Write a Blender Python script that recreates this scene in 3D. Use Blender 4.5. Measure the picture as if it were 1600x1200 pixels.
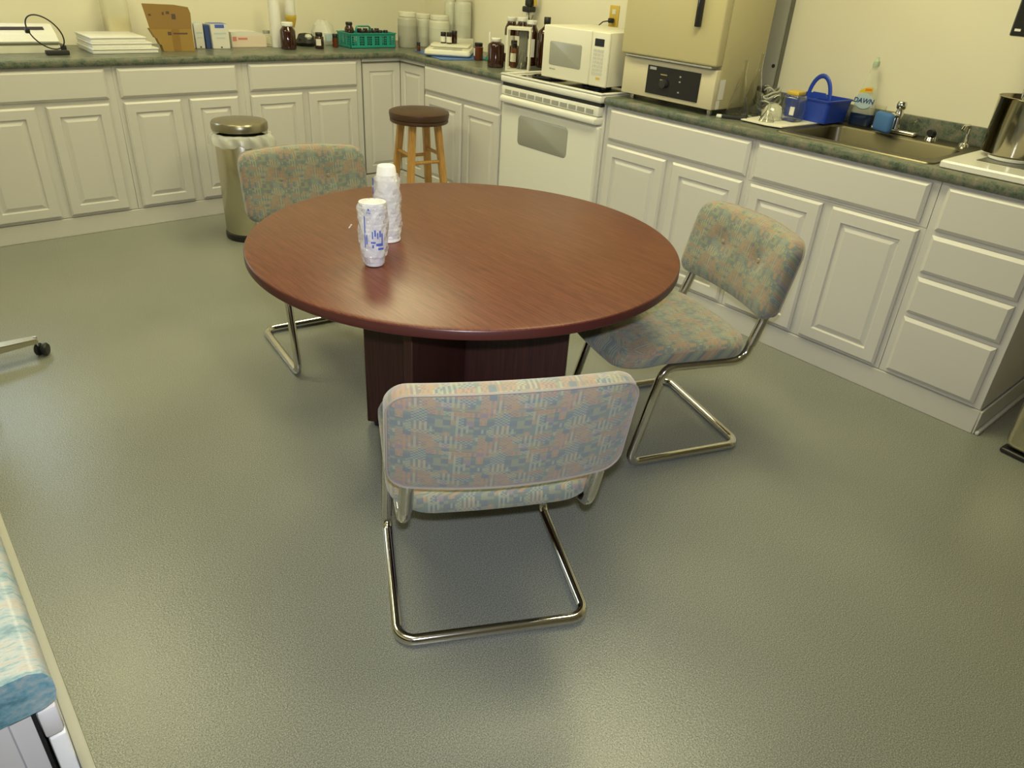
import bpy, bmesh, math, random
from mathutils import Vector, Matrix
random.seed(7)
R = math.radians
PI = math.pi
sc = bpy.context.scene
COL = sc.collection
for o in list(bpy.data.objects):
    bpy.data.objects.remove(o)

# ------------------------------------------------------------------ camera
YAW, PITCH, ROLL, F = -0.7339, -0.5185, 0.0649, 1149.85
cam = bpy.data.cameras.new('camera')
cam.sensor_width = 36.0
cam.lens = 36.0 * F / 1600.0
cam.clip_start = 0.02
cam.clip_end = 60
co = bpy.data.objects.new('camera', cam)
COL.objects.link(co)
fw = Vector((-math.sin(YAW) * math.cos(PITCH), math.cos(YAW) * math.cos(PITCH), math.sin(PITCH)))
rt = Vector((math.cos(YAW), math.sin(YAW), 0))
up = rt.cross(fw)
r2 = rt * math.cos(ROLL) + up * math.sin(ROLL)
u2 = up * math.cos(ROLL) - rt * math.sin(ROLL)
m = Matrix((r2, u2, -fw)).transposed().to_4x4()
m.translation = Vector((-2.9511, -4.6193, 1.4726))
co.matrix_world = m
sc.camera = co

# ------------------------------------------------------------------ world, lights, exposure
sc.view_settings.view_transform = 'Standard'
sc.view_settings.look = 'None'
sc.view_settings.gamma = 1.0
sc.view_settings.use_curve_mapping = False
sc.view_settings.exposure = -0.24
w = bpy.data.worlds.new('world')
w.use_nodes = True
w.node_tree.nodes['Background'].inputs[0].default_value = (0.9, 0.85, 0.6, 1)
w.node_tree.nodes['Background'].inputs[1].default_value = 0.05
sc.world = w
LIGHT_COL = (1.0, 0.93, 0.52)


def area(name, loc, sx, sy, power, col, rot=(0, 0, 0)):
    l = bpy.data.lights.new(name, 'AREA')
    l.shape = 'RECTANGLE'
    l.size, l.size_y = sx, sy
    l.energy = power
    l.color = col
    o = bpy.data.objects.new(name, l)
    o.location = loc
    o.rotation_euler = rot
    COL.objects.link(o)
    return o


TROFFERS = [(-0.75, -3.1, 25), (-0.75, -0.9, 20), (-2.6, -0.9, 20), (-2.6, -3.3, 15)]
for (x, y, p) in TROFFERS:
    area('troffer_light', (x, y, 2.565), 0.5, 1.1, p, LIGHT_COL)
area('added_glare_light', (-2.78, 0.60, 1.42), 0.72, 0.72, 14.0, (0.86, 0.92, 0.95), (R(90), 0, 0))  # added light out of view, for cool glare on the floor
# the camera's own flash, just above the lens
fl = area('camera_flash', (-2.93, -4.60, 1.54), 0.05, 0.03, 12.0, (0.84, 0.88, 1.0))
fl.data.spread = R(105)
fl.rotation_euler = Matrix((r2, u2, -fw)).transposed().to_euler()

# ------------------------------------------------------------------ material helpers


def mat(name, col=(0.8, 0.8, 0.8), rough=0.5, metal=0.0, **kw):
    mt = bpy.data.materials.new(name)
    mt.use_nodes = True
    b = mt.node_tree.nodes['Principled BSDF']
    b.inputs['Base Color'].default_value = (*col, 1)
    b.inputs['Roughness'].default_value = rough
    b.inputs['Metallic'].default_value = metal
    for k, v in kw.items():
        b.inputs[k.replace('_', ' ')].default_value = v
    return mt


class NT:
    def __init__(s, mt):
        s.t = mt.node_tree
        s.b = s.t.nodes['Principled BSDF']

    def n(s, typ, **kw):
        nd = s.t.nodes.new(typ)
        for k, v in kw.items():
            setattr(nd, k, v)
        return nd

    def l(s, a, b):
        s.t.links.new(a, b)

    def coord(s, scale=(1, 1, 1), rot=(0, 0, 0), which='Object'):
        tc = s.n('ShaderNodeTexCoord')
        mp = s.n('ShaderNodeMapping')
        mp.inputs['Scale'].default_value = scale
        mp.inputs['Rotation'].default_value = rot
        s.l(tc.outputs[which], mp.inputs['Vector'])
        return mp.outputs['Vector']

    def noise(s, vec, scale, detail=2, rough=0.5):
        nd = s.n('ShaderNodeTexNoise')
        nd.inputs['Scale'].default_value = scale
        nd.inputs['Detail'].default_value = detail
        nd.inputs['Roughness'].default_value = rough
        s.l(vec, nd.inputs['Vector'])
        return nd.outputs['Fac']

    def ramp(s, fac, stops, interp='LINEAR'):
        nd = s.n('ShaderNodeValToRGB')
        cr = nd.color_ramp
        cr.interpolation = interp
        while len(cr.elements) < len(stops):
            cr.elements.new(0.5)
        for e, (p, c) in zip(cr.elements, stops):
            e.position = p
            e.color = (*c, 1)
        s.l(fac, nd.inputs['Fac'])
        return nd.outputs['Color']

    def mix(s, fac, a, b):
        nd = s.n('ShaderNodeMix', data_type='RGBA')
        for v, i in ((fac, 0), (a, 6), (b, 7)):
            if isinstance(v, (int, float)):
                nd.inputs[i].default_value = v
            elif isinstance(v, tuple):
                nd.inputs[i].default_value = (*v, 1)
            else:
                s.l(v, nd.inputs[i])
        return nd.outputs[2]

    def math(s, op, a, b=0.0):
        nd = s.n('ShaderNodeMath', operation=op)
        for v, i in ((a, 0), (b, 1)):
            if isinstance(v, (int, float)):
                nd.inputs[i].default_value = v
            else:
                s.l(v, nd.inputs[i])
        return nd.outputs[0]

    def bump(s, h, strength=0.2, dist=0.001):
        nd = s.n('ShaderNodeBump')
        nd.inputs['Strength'].default_value = strength
        nd.inputs['Distance'].default_value = dist
        s.l(h, nd.inputs['Height'])
        s.l(nd.outputs['Normal'], s.b.inputs['Normal'])

    def color(s, c):
        s.l(c, s.b.inputs['Base Color'])


# ------------------------------------------------------------------ materials
M = {}
M['cab'] = mat('cabinet_white', (0.62, 0.60, 0.57), 0.38)
M['kick'] = mat('kick_white', (0.60, 0.58, 0.54), 0.45)
M['gapdark'] = mat('cabinet_gap_shade', (0.16, 0.17, 0.14), 0.6)  # dark tone standing in for shade between the corner doors
M['wall'] = mat('wall_paint', (0.79, 0.745, 0.58), 0.6)
n = NT(M['wall'])
n.bump(n.noise(n.coord(), 180, 2), 0.12, 0.001)
M['ceiling'] = mat('ceiling_tile', (0.75, 0.74, 0.70), 0.9)

mt = M['floor'] = mat('epoxy_floor', (0.2, 0.2, 0.15), 0.3)
n = NT(mt)
v = n.coord()
sp = n.ramp(n.noise(v, 330, 3, 0.7), [(0.36, (0.120, 0.128, 0.108)), (0.5, (0.222, 0.232, 0.197)), (0.64, (0.355, 0.360, 0.315))])
bl = n.ramp(n.noise(v, 1.3, 3), [(0.35, (0.93, 0.93, 0.93)), (0.7, (1.04, 1.04, 1.04))])
mx = n.n('ShaderNodeMix', data_type='RGBA', blend_type='MULTIPLY')
mx.inputs[0].default_value = 1
n.l(sp, mx.inputs[6])
n.l(bl, mx.inputs[7])
n.color(mx.outputs[2])
n.bump(n.noise(v, 170, 3, 0.6), 0.30, 0.003)
mt.node_tree.nodes['Principled BSDF'].inputs['Roughness'].default_value = 0.26


def laminate(name, stops, sc1=26, rough=0.32, stretch=(1, 1, 1)):
    mt = mat(name, (0.3, 0.3, 0.3), rough)
    n = NT(mt)
    v = n.coord(stretch)
    a = n.noise(v, sc1, 6, 0.72)
    b = n.noise(v, sc1 * 5, 4, 0.7)
    f = n.math('ADD', n.math('MULTIPLY', a, 0.62), n.math('MULTIPLY', b, 0.38))
    n.color(n.ramp(f, stops))
    return mt


M['counter'] = laminate('green_granite_laminate', [(0.38, (0.045, 0.060, 0.046)), (0.46, (0.090, 0.122, 0.088)), (0.52, (0.155, 0.165, 0.125)), (0.57, (0.185, 0.155, 0.12)), (0.66, (0.27, 0.28, 0.22))])
M['counter_near'] = laminate('pale_marbled_laminate', [(0.36, (0.12, 0.20, 0.22)), (0.45, (0.25, 0.34, 0.35)), (0.52, (0.42, 0.43, 0.39)), (0.58, (0.40, 0.34, 0.27)), (0.66, (0.52, 0.54, 0.50))], 22, 0.3, (0.6, 2.4, 1))
M['counter_near_end'] = laminate('teal_marbled_laminate', [(0.38, (0.08, 0.18, 0.20)), (0.48, (0.15, 0.30, 0.34)), (0.56, (0.27, 0.34, 0.33)), (0.66, (0.30, 0.46, 0.50))], 30, 0.35, (1, 1, 1.6))

mt = M['mahogany'] = mat('mahogany_laminate', (0.2, 0.05, 0.03), 0.32, 0, Specular_IOR_Level=0.38)
n = NT(mt)
v = n.coord((34, 1.2, 34))
a = n.noise(v, 6, 6, 0.7)
v2 = n.coord((150, 3, 160))
b = n.noise(v2, 6, 3, 0.6)
f = n.math('ADD', n.math('MULTIPLY', a, 0.6), n.math('MULTIPLY', b, 0.4))
n.color(n.ramp(f, [(0.36, (0.058, 0.016, 0.010)), (0.5, (0.122, 0.035, 0.020)), (0.66, (0.195, 0.065, 0.035))]))
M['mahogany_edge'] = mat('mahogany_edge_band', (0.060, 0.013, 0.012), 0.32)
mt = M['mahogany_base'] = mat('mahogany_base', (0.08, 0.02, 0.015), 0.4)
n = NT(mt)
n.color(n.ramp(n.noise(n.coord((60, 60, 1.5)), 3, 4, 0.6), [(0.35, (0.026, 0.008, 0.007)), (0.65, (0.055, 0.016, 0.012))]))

M['chrome'] = mat('chrome_tube', (0.72, 0.70, 0.66), 0.13, 1.0)
M['post'] = mat('chrome_post', (0.62, 0.60, 0.54), 0.25, 1.0)
mt = M['steel'] = mat('brushed_steel', (0.62, 0.58, 0.46), 0.26, 1.0)
M['steel_lid'] = mat('dark_brushed_lid', (0.42, 0.38, 0.28), 0.3, 1.0)
M['sink_steel'] = mat('sink_steel', (0.15, 0.135, 0.085), 0.38, 1.0)
M['black'] = mat('black_plastic', (0.012, 0.012, 0.013), 0.4)
M['rubber'] = mat('black_rubber', (0.02, 0.02, 0.02), 0.7)
M['whiteplastic'] = mat('white_plastic', (0.78, 0.77, 0.72), 0.35)
M['enamel'] = mat('white_enamel', (0.74, 0.73, 0.67), 0.22)
M['creamplastic'] = mat('cream_plastic', (0.72, 0.70, 0.58), 0.4)
M['tan'] = mat('tan_painted_metal', (0.52, 0.46, 0.25), 0.42)
M['tan2'] = mat('cream_painted_metal', (0.60, 0.54, 0.37), 0.42)
M['greyglass'] = mat('grey_window', (0.33, 0.33, 0.29), 0.25)
M['darkglass'] = mat('black_glass', (0.015, 0.015, 0.018), 0.1)
M['amber'] = mat('amber_glass', (0.036, 0.009, 0.004), 0.1, 0, Transmission_Weight=0.15, Coat_Weight=0.5)
M['amberlit'] = mat('light_amber_glass', (0.14, 0.032, 0.009), 0.12, 0, Transmission_Weight=0.25, Coat_Weight=0.5)
M['label'] = mat('paper_label', (0.68, 0.66, 0.60), 0.7)
M['glass'] = mat('clear_glass', (0.98, 0.99, 0.97), 0.02, 0, Transmission_Weight=1.0, IOR=1.15, Coat_Weight=1.0)
M['acrylic'] = mat('clear_acrylic', (0.95, 0.95, 0.88), 0.05, 0, Transmission_Weight=1.0, IOR=1.08)
M['film'] = mat('plastic_film', (0.84, 0.84, 0.88), 0.10, 0, Alpha=0.50, Coat_Weight=1.0)
nn = NT(M['film'])
nn.bump(nn.noise(nn.coord(), 45, 4, 0.6), 0.9, 0.012)
M['bag'] = mat('bag_film', (0.80, 0.80, 0.74), 0.25, 0, Alpha=0.55)
M['foam'] = mat('white_foam', (0.84, 0.83, 0.84), 0.55)
M['jar'] = mat('milky_jar', (0.66, 0.66, 0.54), 0.3, 0, Transmission_Weight=0.12)
M['jargrey'] = mat('grey_jar', (0.42, 0.41, 0.34), 0.28)
M['jug'] = mat('pale_translucent', (0.74, 0.72, 0.56), 0.3, 0, Alpha=0.45)
M['yellowliq'] = mat('yellow_liquid', (0.62, 0.52, 0.22), 0.3)
M['brownliq'] = mat('brown_contents', (0.30, 0.24, 0.16), 0.5)
M['wood'] = mat('oak_leg', (0.50, 0.27, 0.07), 0.42)
n = NT(M['wood'])
n.color(n.ramp(n.noise(n.coord((30, 30, 2)), 4, 3), [(0.3, (0.42, 0.21, 0.05)), (0.7, (0.60, 0.34, 0.10))]))
mt = M['leather'] = mat('brown_vinyl', (0.062, 0.027, 0.013), 0.38)
n = NT(mt)
n.bump(n.noise(n.coord(), 60, 3), 0.25, 0.003)
M['teal'] = mat('teal_plastic', (0.02, 0.30, 0.25), 0.35)
M['green'] = mat('green_plastic', (0.02, 0.20, 0.11), 0.4)
M['blue'] = mat('blue_plastic', (0.020, 0.060, 0.42), 0.35)
M['bluepad'] = mat('blue_pad', (0.07, 0.16, 0.42), 0.6)
M['bluesponge'] = mat('blue_sponge', (0.06, 0.16, 0.38), 0.8)
M['navy'] = mat('navy_print', (0.03, 0.06, 0.20), 0.5)
M['blueprint'] = mat('blue_print', (0.07, 0.12, 0.48), 0.5)
M['redprint'] = mat('faded_red_print', (0.62, 0.22, 0.20), 0.6)
M['pinkbox'] = mat('pinkish_card', (0.72, 0.60, 0.47), 0.7)
M['cardboard'] = mat('cardboard', (0.33, 0.205, 0.05), 0.8)
M['cardboard2'] = mat('cardboard_flap', (0.28, 0.165, 0.045), 0.8)  # flap toned slightly darker than the box body
M['ink'] = mat('faded_ink', (0.10, 0.06, 0.05), 0.8)
M['yellow'] = mat('yellow_plastic', (0.60, 0.42, 0.06), 0.45)
M['towel'] = mat('white_cloth', (0.70, 0.68, 0.58), 0.9)
M['wiregrey'] = mat('grey_metal_trim', (0.36, 0.36, 0.32), 0.35, 0.3)
M['ambercap'] = M['black']
M['dishsoap'] = mat('dark_blue_soap', (0.008, 0.02, 0.06), 0.15, 0, Coat_Weight=0.5)
M['clearbottle'] = mat('clear_bottle', (0.80, 0.82, 0.66), 0.12, 0, Alpha=0.3)
M['striplight'] = mat('pale_grey_strip', (0.42, 0.42, 0.36), 0.4)
M['shadowdark'] = mat('grey_green_shade', (.12, .13, .09), .6)  # colour of the painted shadow under the sealer lid
M['stripe'] = mat('blackish_purple_stripe', (.03, .02, .045), .4)
M['orange'] = mat('orange_print', (0.75, 0.22, 0.02), 0.5)
M['pale'] = mat('pale_blue_print', (0.45, 0.58, 0.62), 0.5)
M['greyscreen'] = mat('grey_lcd', (0.35, 0.36, 0.32), 0.3)
M['greyprint'] = mat('grey_print', (0.36, 0.36, 0.36), 0.6)
M['diffuser'] = mat('light_diffuser', (0.9, 0.9, 0.85), 0.6)
b_ = M['diffuser'].node_tree.nodes['Principled BSDF']
b_.inputs['Emission Color'].default_value = (*LIGHT_COL, 1)
b_.inputs['Emission Strength'].default_value = 6


def fabric():
    """woven plaid: blocks of checks, stripes and plain patches in dusty blue, sage, salmon and cream"""
    mt = mat('woven_plaid_fabric', (0.4, 0.4, 0.35), 0.95)
    n = NT(mt)
    tc = n.n('ShaderNodeTexCoord')
    sx = n.n('ShaderNodeSeparateXYZ')
    n.l(tc.outputs['UV'], sx.inputs[0])
    u, v = sx.outputs[0], sx.outputs[1]

    def snap(a, s, off=0.0):
        return n.math('FLOOR', n.math('ADD', n.math('DIVIDE', a, s), off))

    def cell(su, sv, ou=0.0, ov=0.0, seed=0.0):
        cx = n.n('ShaderNodeCombineXYZ')
        # repeat of the weave every 0.13 m across
        uu = n.math('MODULO', n.math('ADD', u, 5.2), 0.160)
        vv = n.math('MODULO', n.math('ADD', v, 5.2), 0.155)
        n.l(snap(uu, su, ou), cx.inputs[0])
        n.l(snap(vv, sv, ov), cx.inputs[1])
        cx.inputs[2].default_value = seed
        wn = n.n('ShaderNodeTexWhiteNoise')
        n.l(cx.outputs[0], wn.inputs['Vector'])
        return wn.outputs['Value']

    blue, sage, teal = (0.140, 0.165, 0.170), (0.225, 0.240, 0.155), (0.160, 0.195, 0.160)
    salm, gold, crm, mauv = (0.38, 0.225, 0.13), (0.31, 0.235, 0.11), (0.32, 0.35, 0.235), (0.24, 0.19, 0.19)

    def qn(scale, seed, qu, qv, pu=0.160, pv=0.126):
        """smooth noise sampled on the weave's steps, repeating like the cloth"""
        uu = n.math('MODULO', n.math('ADD', u, 5.2), pu)
        vv = n.math('MODULO', n.math('ADD', v, 5.2), pv)
        cx = n.n('ShaderNodeCombineXYZ')
        n.l(n.math('MULTIPLY', snap(uu, qu), qu), cx.inputs[0])
        n.l(n.math('MULTIPLY', snap(vv, qv), qv), cx.inputs[1])
        cx.inputs[2].default_value = seed
        return n.noise(cx.outputs[0], scale, 1, 0.4)

    cu = n.math('MODULO', snap(u, 0.0050, 4000), 2)
    cv = n.math('MODULO', snap(v, 0.0042, 4000), 2)
    chk = n.math('ABSOLUTE', n.math('SUBTRACT', cu, cv))
    base = n.ramp(qn(20, 1.7, .0150, .0084), [(0, blue), (0.44, teal), (0.50, sage), (0.56, blue), (0.62, mauv)], 'CONSTANT')
    mS = n.math('GREATER_THAN', qn(21, 7.31, .0150, .0126), 0.555)
    mC = n.math('GREATER_THAN', qn(24, 3.9, .0100, .0126), 0.55)
    mG = n.math('GREATER_THAN', qn(20, 11.2, .0150, .0126), 0.57)
    kind = n.math('GREATER_THAN', qn(26, 15.5, .0150, .0126), 0.5)
    weave = n.mix(kind, chk, cu)
    c = n.mix(n.math('MULTIPLY', mG, n.math('ADD', .35, n.math('MULTIPLY', cv, .4))), base, gold)
    c = n.mix(n.math('MULTIPLY', mS, n.math('ADD', .30, n.math('MULTIPLY', weave, .55))), c, salm)
    c = n.mix(n.math('MULTIPLY', mC, n.math('MULTIPLY', weave, .65)), c, crm)
    # thread-scale softening
    th = n.ramp(n.noise(tc.outputs['UV'], 900, 2), [(0.3, (0.86, 0.86, 0.86)), (0.7, (1.1, 1.1, 1.1))])
    mx = n.n('ShaderNodeMix', data_type='RGBA', blend_type='MULTIPLY')
    mx.inputs[0].default_value = 1
    n.l(c, mx.inputs[6])
    n.l(th, mx.inputs[7])
    n.color(n.mix(0.18, mx.outputs[2], (0.25, 0.25, 0.20)))
    n.b.inputs['Sheen Weight'].default_value = 0.3
    n.bump(n.noise(tc.outputs['UV'], 500, 2), 0.3, 0.002)
    return mt


M['fabric'] = fabric()
M['welt'] = mat('salmon_welt', (0.30, 0.26, 0.21), 0.9)

# ------------------------------------------------------------------ geometry helpers


class G:
    def __init__(s):
        s.bm = bmesh.new()

    def box(s, x0, x1, y0, y1, z0, z1, bev=0.0, seg=2, T=None):
        vs = [s.bm.verts.new((x, y, z)) for z in (z0, z1) for y in (y0, y1) for x in (x0, x1)]
        fs = [(0, 2, 3, 1), (4, 5, 7, 6), (0, 1, 5, 4), (2, 6, 7, 3), (0, 4, 6, 2), (1, 3, 7, 5)]
        f = [s.bm.faces.new([vs[i] for i in q]) for q in fs]
        if T is not None:
            for v in vs:
                v.co = T @ v.co
        if bev > 0:
            e = list({e for ff in f for e in ff.edges})
            bmesh.ops.bevel(s.bm, geom=e, offset=bev, segments=seg, affect='EDGES', profile=0.5)
        return s

    def lathe(s, prof, c=(0, 0, 0), seg=28, T=None, close=False):
        rings = []
        for (r, z) in prof:
            if r < 1e-6:
                rings.append([s.bm.verts.new((c[0], c[1], c[2] + z))])
            else:
                rings.append([s.bm.verts.new((c[0] + r * math.cos(2 * PI * i / seg), c[1] + r * math.sin(2 * PI * i / seg), c[2] + z)) for i in range(seg)])
        pairs = list(zip(rings[:-1], rings[1:]))
        if close:
            pairs.append((rings[-1], rings[0]))
        for a, b in pairs:
            for i in range(seg):
                j = (i + 1) % seg
                if len(a) == 1 and len(b) == 1:
                    continue
                if len(a) == 1:
                    s.bm.faces.new([a[0], b[j], b[i]])
                elif len(b) == 1:
                    s.bm.faces.new([a[i], a[j], b[0]])
                else:
                    s.bm.faces.new([a[i], a[j], b[j], b[i]])
        if T is not None:
            for rg in rings:
                for v in rg:
                    v.co = T @ v.co
        return s

    def tube(s, pts, r, seg=12, closed=False, ry=None):
        """sweep a circle (or r x ry ellipse) along the points"""
        pts = [Vector(p) for p in pts]
        N = len(pts)
        tans = []
        for i in range(N):
            a = pts[(i - 1) % N] if (closed or i > 0) else pts[i]
            b = pts[(i + 1) % N] if (closed or i < N - 1) else pts[i]
            t = (b - a)
            tans.append(t.normalized() if t.length > 1e-9 else Vector((0, 0, 1)))
        nrm = Vector((0, 0, 1)) if abs(tans[0].z) < 0.9 else Vector((1, 0, 0))
        nrm = (nrm - tans[0] * nrm.dot(tans[0])).normalized()
        rings = []
        for i in range(N):
            t = tans[i]
            nrm = nrm - t * nrm.dot(t)
            nrm.normalize()
            bn = t.cross(nrm)
            rr = r[i] if isinstance(r, (list, tuple)) else r
            r_b = ry if ry else rr
            rings.append([s.bm.verts.new(pts[i] + nrm * rr * math.cos(2 * PI * k / seg) + bn * r_b * math.sin(2 * PI * k / seg)) for k in range(seg)])
        for i in range(N if closed else N - 1):
            a, b = rings[i], rings[(i + 1) % N]
            for k in range(seg):
                s.bm.faces.new([a[k], a[(k + 1) % seg], b[(k + 1) % seg], b[k]])
        if not closed:
            s.bm.faces.new(list(reversed(rings[0])))
            s.bm.faces.new(rings[-1])
        return s

    def poly(s, pts, y0, y1, axis='y', T=None):
        """prism: 2-D outline extruded; axis y -> pts are (x,z); axis z -> (x,y); axis x -> (y,z)"""
        def mk(a, b, c):
            return {'y': (a, c, b), 'z': (a, b, c), 'x': (c, a, b)}[axis]
        lo = [s.bm.verts.new(mk(a, b, y0)) for a, b in pts]
        hi = [s.bm.verts.new(mk(a, b, y1)) for a, b in pts]
        s.bm.faces.new(lo)
        s.bm.faces.new(list(reversed(hi)))
        k = len(pts)
        for i in range(k):
            s.bm.faces.new([lo[i], hi[i], hi[(i + 1) % k], lo[(i + 1) % k]])
        if T is not None:
            for v in lo + hi:
                v.co = T @ v.co
        return s

    def slab(s, x0, x1, z0, z1, prof, r=0.0, seg=6, deform=None, plane='xz', soft=False):
        """rounded rectangle rings; prof = [(inset, depth)...]; plane xz: depth along y, xy: depth along z"""
        hw, hh = (x1 - x0) / 2, (z1 - z0) / 2
        cx, cz = (x0 + x1) / 2, (z0 + z1) / 2
        rings = []
        for (ins, d) in prof:
            a, b = max(hw - ins, 1e-4), max(hh - ins, 1e-4)
            rr = max(min(r - ins * 0.6 if r else 0, a, b), 0.0015 if r else 0)
            out = []
            if r:
                for q, (sx_, sz_) in enumerate(((1, 1), (-1, 1), (-1, -1), (1, -1))):
                    for k in range(seg + 1):
                        an = q * PI / 2 + (PI / 2) * k / seg
                        out.append((cx + sx_ * (a - rr) + rr * math.cos(an), cz + sz_ * (b - rr) + rr * math.sin(an)))
                # extra points on the straights, so that deformations are smooth
                full = []
                for i in range(len(out)):
                    p, q2 = out[i], out[(i + 1) % len(out)]
                    full.append(p)
                    if i % (seg + 1) == seg:
                        for k in range(1, 12):
                            full.append((p[0] + (q2[0] - p[0]) * k / 12, p[1] + (q2[1] - p[1]) * k / 12))
                out = full
            else:
                out = [(cx + a, cz + b), (cx - a, cz + b), (cx - a, cz - b), (cx + a, cz - b)]
            ring = []
            for (x, z) in out:
                p = (x, d, z) if plane == 'xz' else (x, z, d)
                if deform:
                    p = deform(*p)
                ring.append(s.bm.verts.new(p))
            rings.append(ring)
        k = len(rings[0])
        for a, b in zip(rings[:-1], rings[1:]):
            for i in range(k):
                s.bm.faces.new([a[i], a[(i + 1) % k], b[(i + 1) % k], b[i]])
        for ring in (rings[0], rings[-1]):
            if soft:
                nn_ = 2 * (seg + 1) + 11
                top_, bot_ = ring[:nn_], ring[nn_ + 11:nn_ + 11 + nn_][::-1]
                for i in range(nn_ - 1):
                    s.bm.faces.new([top_[i], top_[i + 1], bot_[i + 1], bot_[i]])
                s.bm.faces.new(ring[nn_ - 1:nn_ + 12])
                s.bm.faces.new(ring[2 * nn_ + 10:] + [ring[0]])
            else:
                s.bm.faces.new(ring)
        return s

    def xf(s, T):
        for v in s.bm.verts:
            v.co = T @ v.co
        return s


def obj(name, g, material, parent=None, loc=None, rz=0.0, smooth=True, uv=None, ang=38):
    bmesh.ops.recalc_face_normals(g.bm, faces=g.bm.faces)
    me = bpy.data.meshes.new(name)
    g.bm.to_mesh(me)
    g.bm.free()
    if smooth:
        me.shade_smooth()
        me.set_sharp_from_angle(angle=R(ang))
    me.materials.append(material)
    if uv:
        ul = me.uv_layers.new(name='UVMap')
        for lp in me.loops:
            ul.data[lp.index].uv = uv(me.vertices[lp.vertex_index].co)
    o = bpy.data.objects.new(name, me)
    COL.objects.link(o)
    if parent is not None:
        o.parent = parent
    if loc is not None:
        o.location = loc
    if rz:
        o.rotation_euler = (0, 0, rz)
    return o


def tag(o, label, cat, group=None, kind=None):
    o['label'] = label
    o['category'] = cat
    if group:
        o['group'] = group
    if kind:
        o['kind'] = kind
    return o


def thing(name, label, cat, loc=(0, 0, 0), rz=0.0, group=None):
    o = bpy.data.objects.new(name, None)
    o.empty_display_size = 0.05
    COL.objects.link(o)
    o.location = loc
    o.rotation_euler = (0, 0, rz)
    return tag(o, label, cat, group)


def struct(name, g, material, smooth=False):
    o = obj(name, g, material, smooth=smooth)
    o['kind'] = 'structure'
    return o


def dup(root, loc, rz, label, group=None):
    def cp(o, par):
        c = o.copy()
        COL.objects.link(c)
        c.parent = par
        for ch in list(o.children):
            cp(ch, c)
        return c
    c = cp(root, None)
    c.location = loc
    c.rotation_euler = (0, 0, rz)
    c['label'] = label
    if group:
        c['group'] = group
    return c


def text(name, s, size, material, parent, loc, rot, depth=0.0004, shear=0.0, bold=0.0):
    cu = bpy.data.curves.new(name, 'FONT')
    cu.body = s
    cu.size = size
    cu.extrude = depth
    cu.offset = bold
    cu.shear = shear
    cu.align_x = 'CENTER'
    cu.align_y = 'CENTER'
    t = bpy.data.objects.new(name, cu)
    COL.objects.link(t)
    bpy.context.view_layer.update()
    me = bpy.data.meshes.new_from_object(t.evaluated_get(bpy.context.evaluated_depsgraph_get()))
    bpy.data.objects.remove(t)
    bpy.data.curves.remove(cu)
    me.materials.clear()
    me.materials.append(material)
    o = bpy.data.objects.new(name, me)
    COL.objects.link(o)
    o.parent = parent
    o.location = loc
    o.rotation_euler = rot
    return o


def fillet(pts, rad, seg=7):
    """polyline with rounded corners; rad one number or one per inner corner"""
    P = [Vector(p) for p in pts]
    out = [P[0]]
    for i in range(1, len(P) - 1):
        r = rad[i - 1] if isinstance(rad, (list, tuple)) else rad
        a, b = (P[i - 1] - P[i]).normalized(), (P[i + 1] - P[i]).normalized()
        th = a.angle(b)
        d = min(r / math.tan(th / 2), (P[i - 1] - P[i]).length * 0.48, (P[i + 1] - P[i]).length * 0.48)
        rr = d * math.tan(th / 2)
        c = P[i] + (a + b).normalized() * (rr / math.sin(th / 2))
        s0 = P[i] + a * d - c
        s1 = P[i] + b * d - c
        tot = s0.angle(s1)
        ax = s0.cross(s1).normalized()
        for k in range(seg + 1):
            out.append(c + Matrix.Rotation(tot * k / seg, 3, ax) @ s0)
    out.append(P[-1])
    return out


# ------------------------------------------------------------------ room
CT = 0.914   # worktop height
ZF = 0.8795  # cabinet top
WX, WY = 0.63, 0.63
LX, FY, HC = -5.2, -6.4, 2.6
struct('floor', G().box(LX - .1, WX + .1, FY - .1, WY + .1, -0.1, 0), M['floor'])
struct('wall_back', G().box(LX - .1, WX + .1, WY, WY + .1, 0, HC), M['wall'])
struct('wall_right', G().box(WX, WX + .1, FY - .1, WY, 0, HC), M['wall'])
struct('wall_left', G().box(LX - .1, LX, FY, WY, 0, HC), M['wall'])
struct('wall_front', G().box(LX - .1, WX, FY - .1, FY, 0, HC), mat('darkened_unseen_wall', (.22, .20, .17), .6))  # unseen wall, colour darkened so less light bounces onto the cabinet end
struct('ceiling', G().box(LX - .1, WX + .1, FY - .1, WY + .1, HC, HC + .1), M['ceiling'])
g = G().box(-3.20, -2.36, WY - .02, WY - .001, 1.0, 1.05).box(-3.20, -2.36, WY - .02, WY - .001, 1.80, 1.85).box(-3.20, -3.15, WY - .02, WY - .001, 1.0501, 1.7999).box(-2.41, -2.36, WY - .02, WY - .001, 1.0501, 1.7999)
wn_ = struct('added_window_1', g, M['whiteplastic'])  # unseen window with glowing pane, added to go with the floor glare
gl_ = mat('added_glow_glass', (.5, .6, .7), .2)
gl_.node_tree.nodes['Principled BSDF'].inputs['Emission Color'].default_value = (.7, .85, 1, 1)
gl_.node_tree.nodes['Principled BSDF'].inputs['Emission Strength'].default_value = 1.2
obj('added_window_pane', G().box(-3.1499, -2.4101, WY - .008, WY - .003, 1.0501, 1.7999), gl_, wn_, smooth=False)
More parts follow.
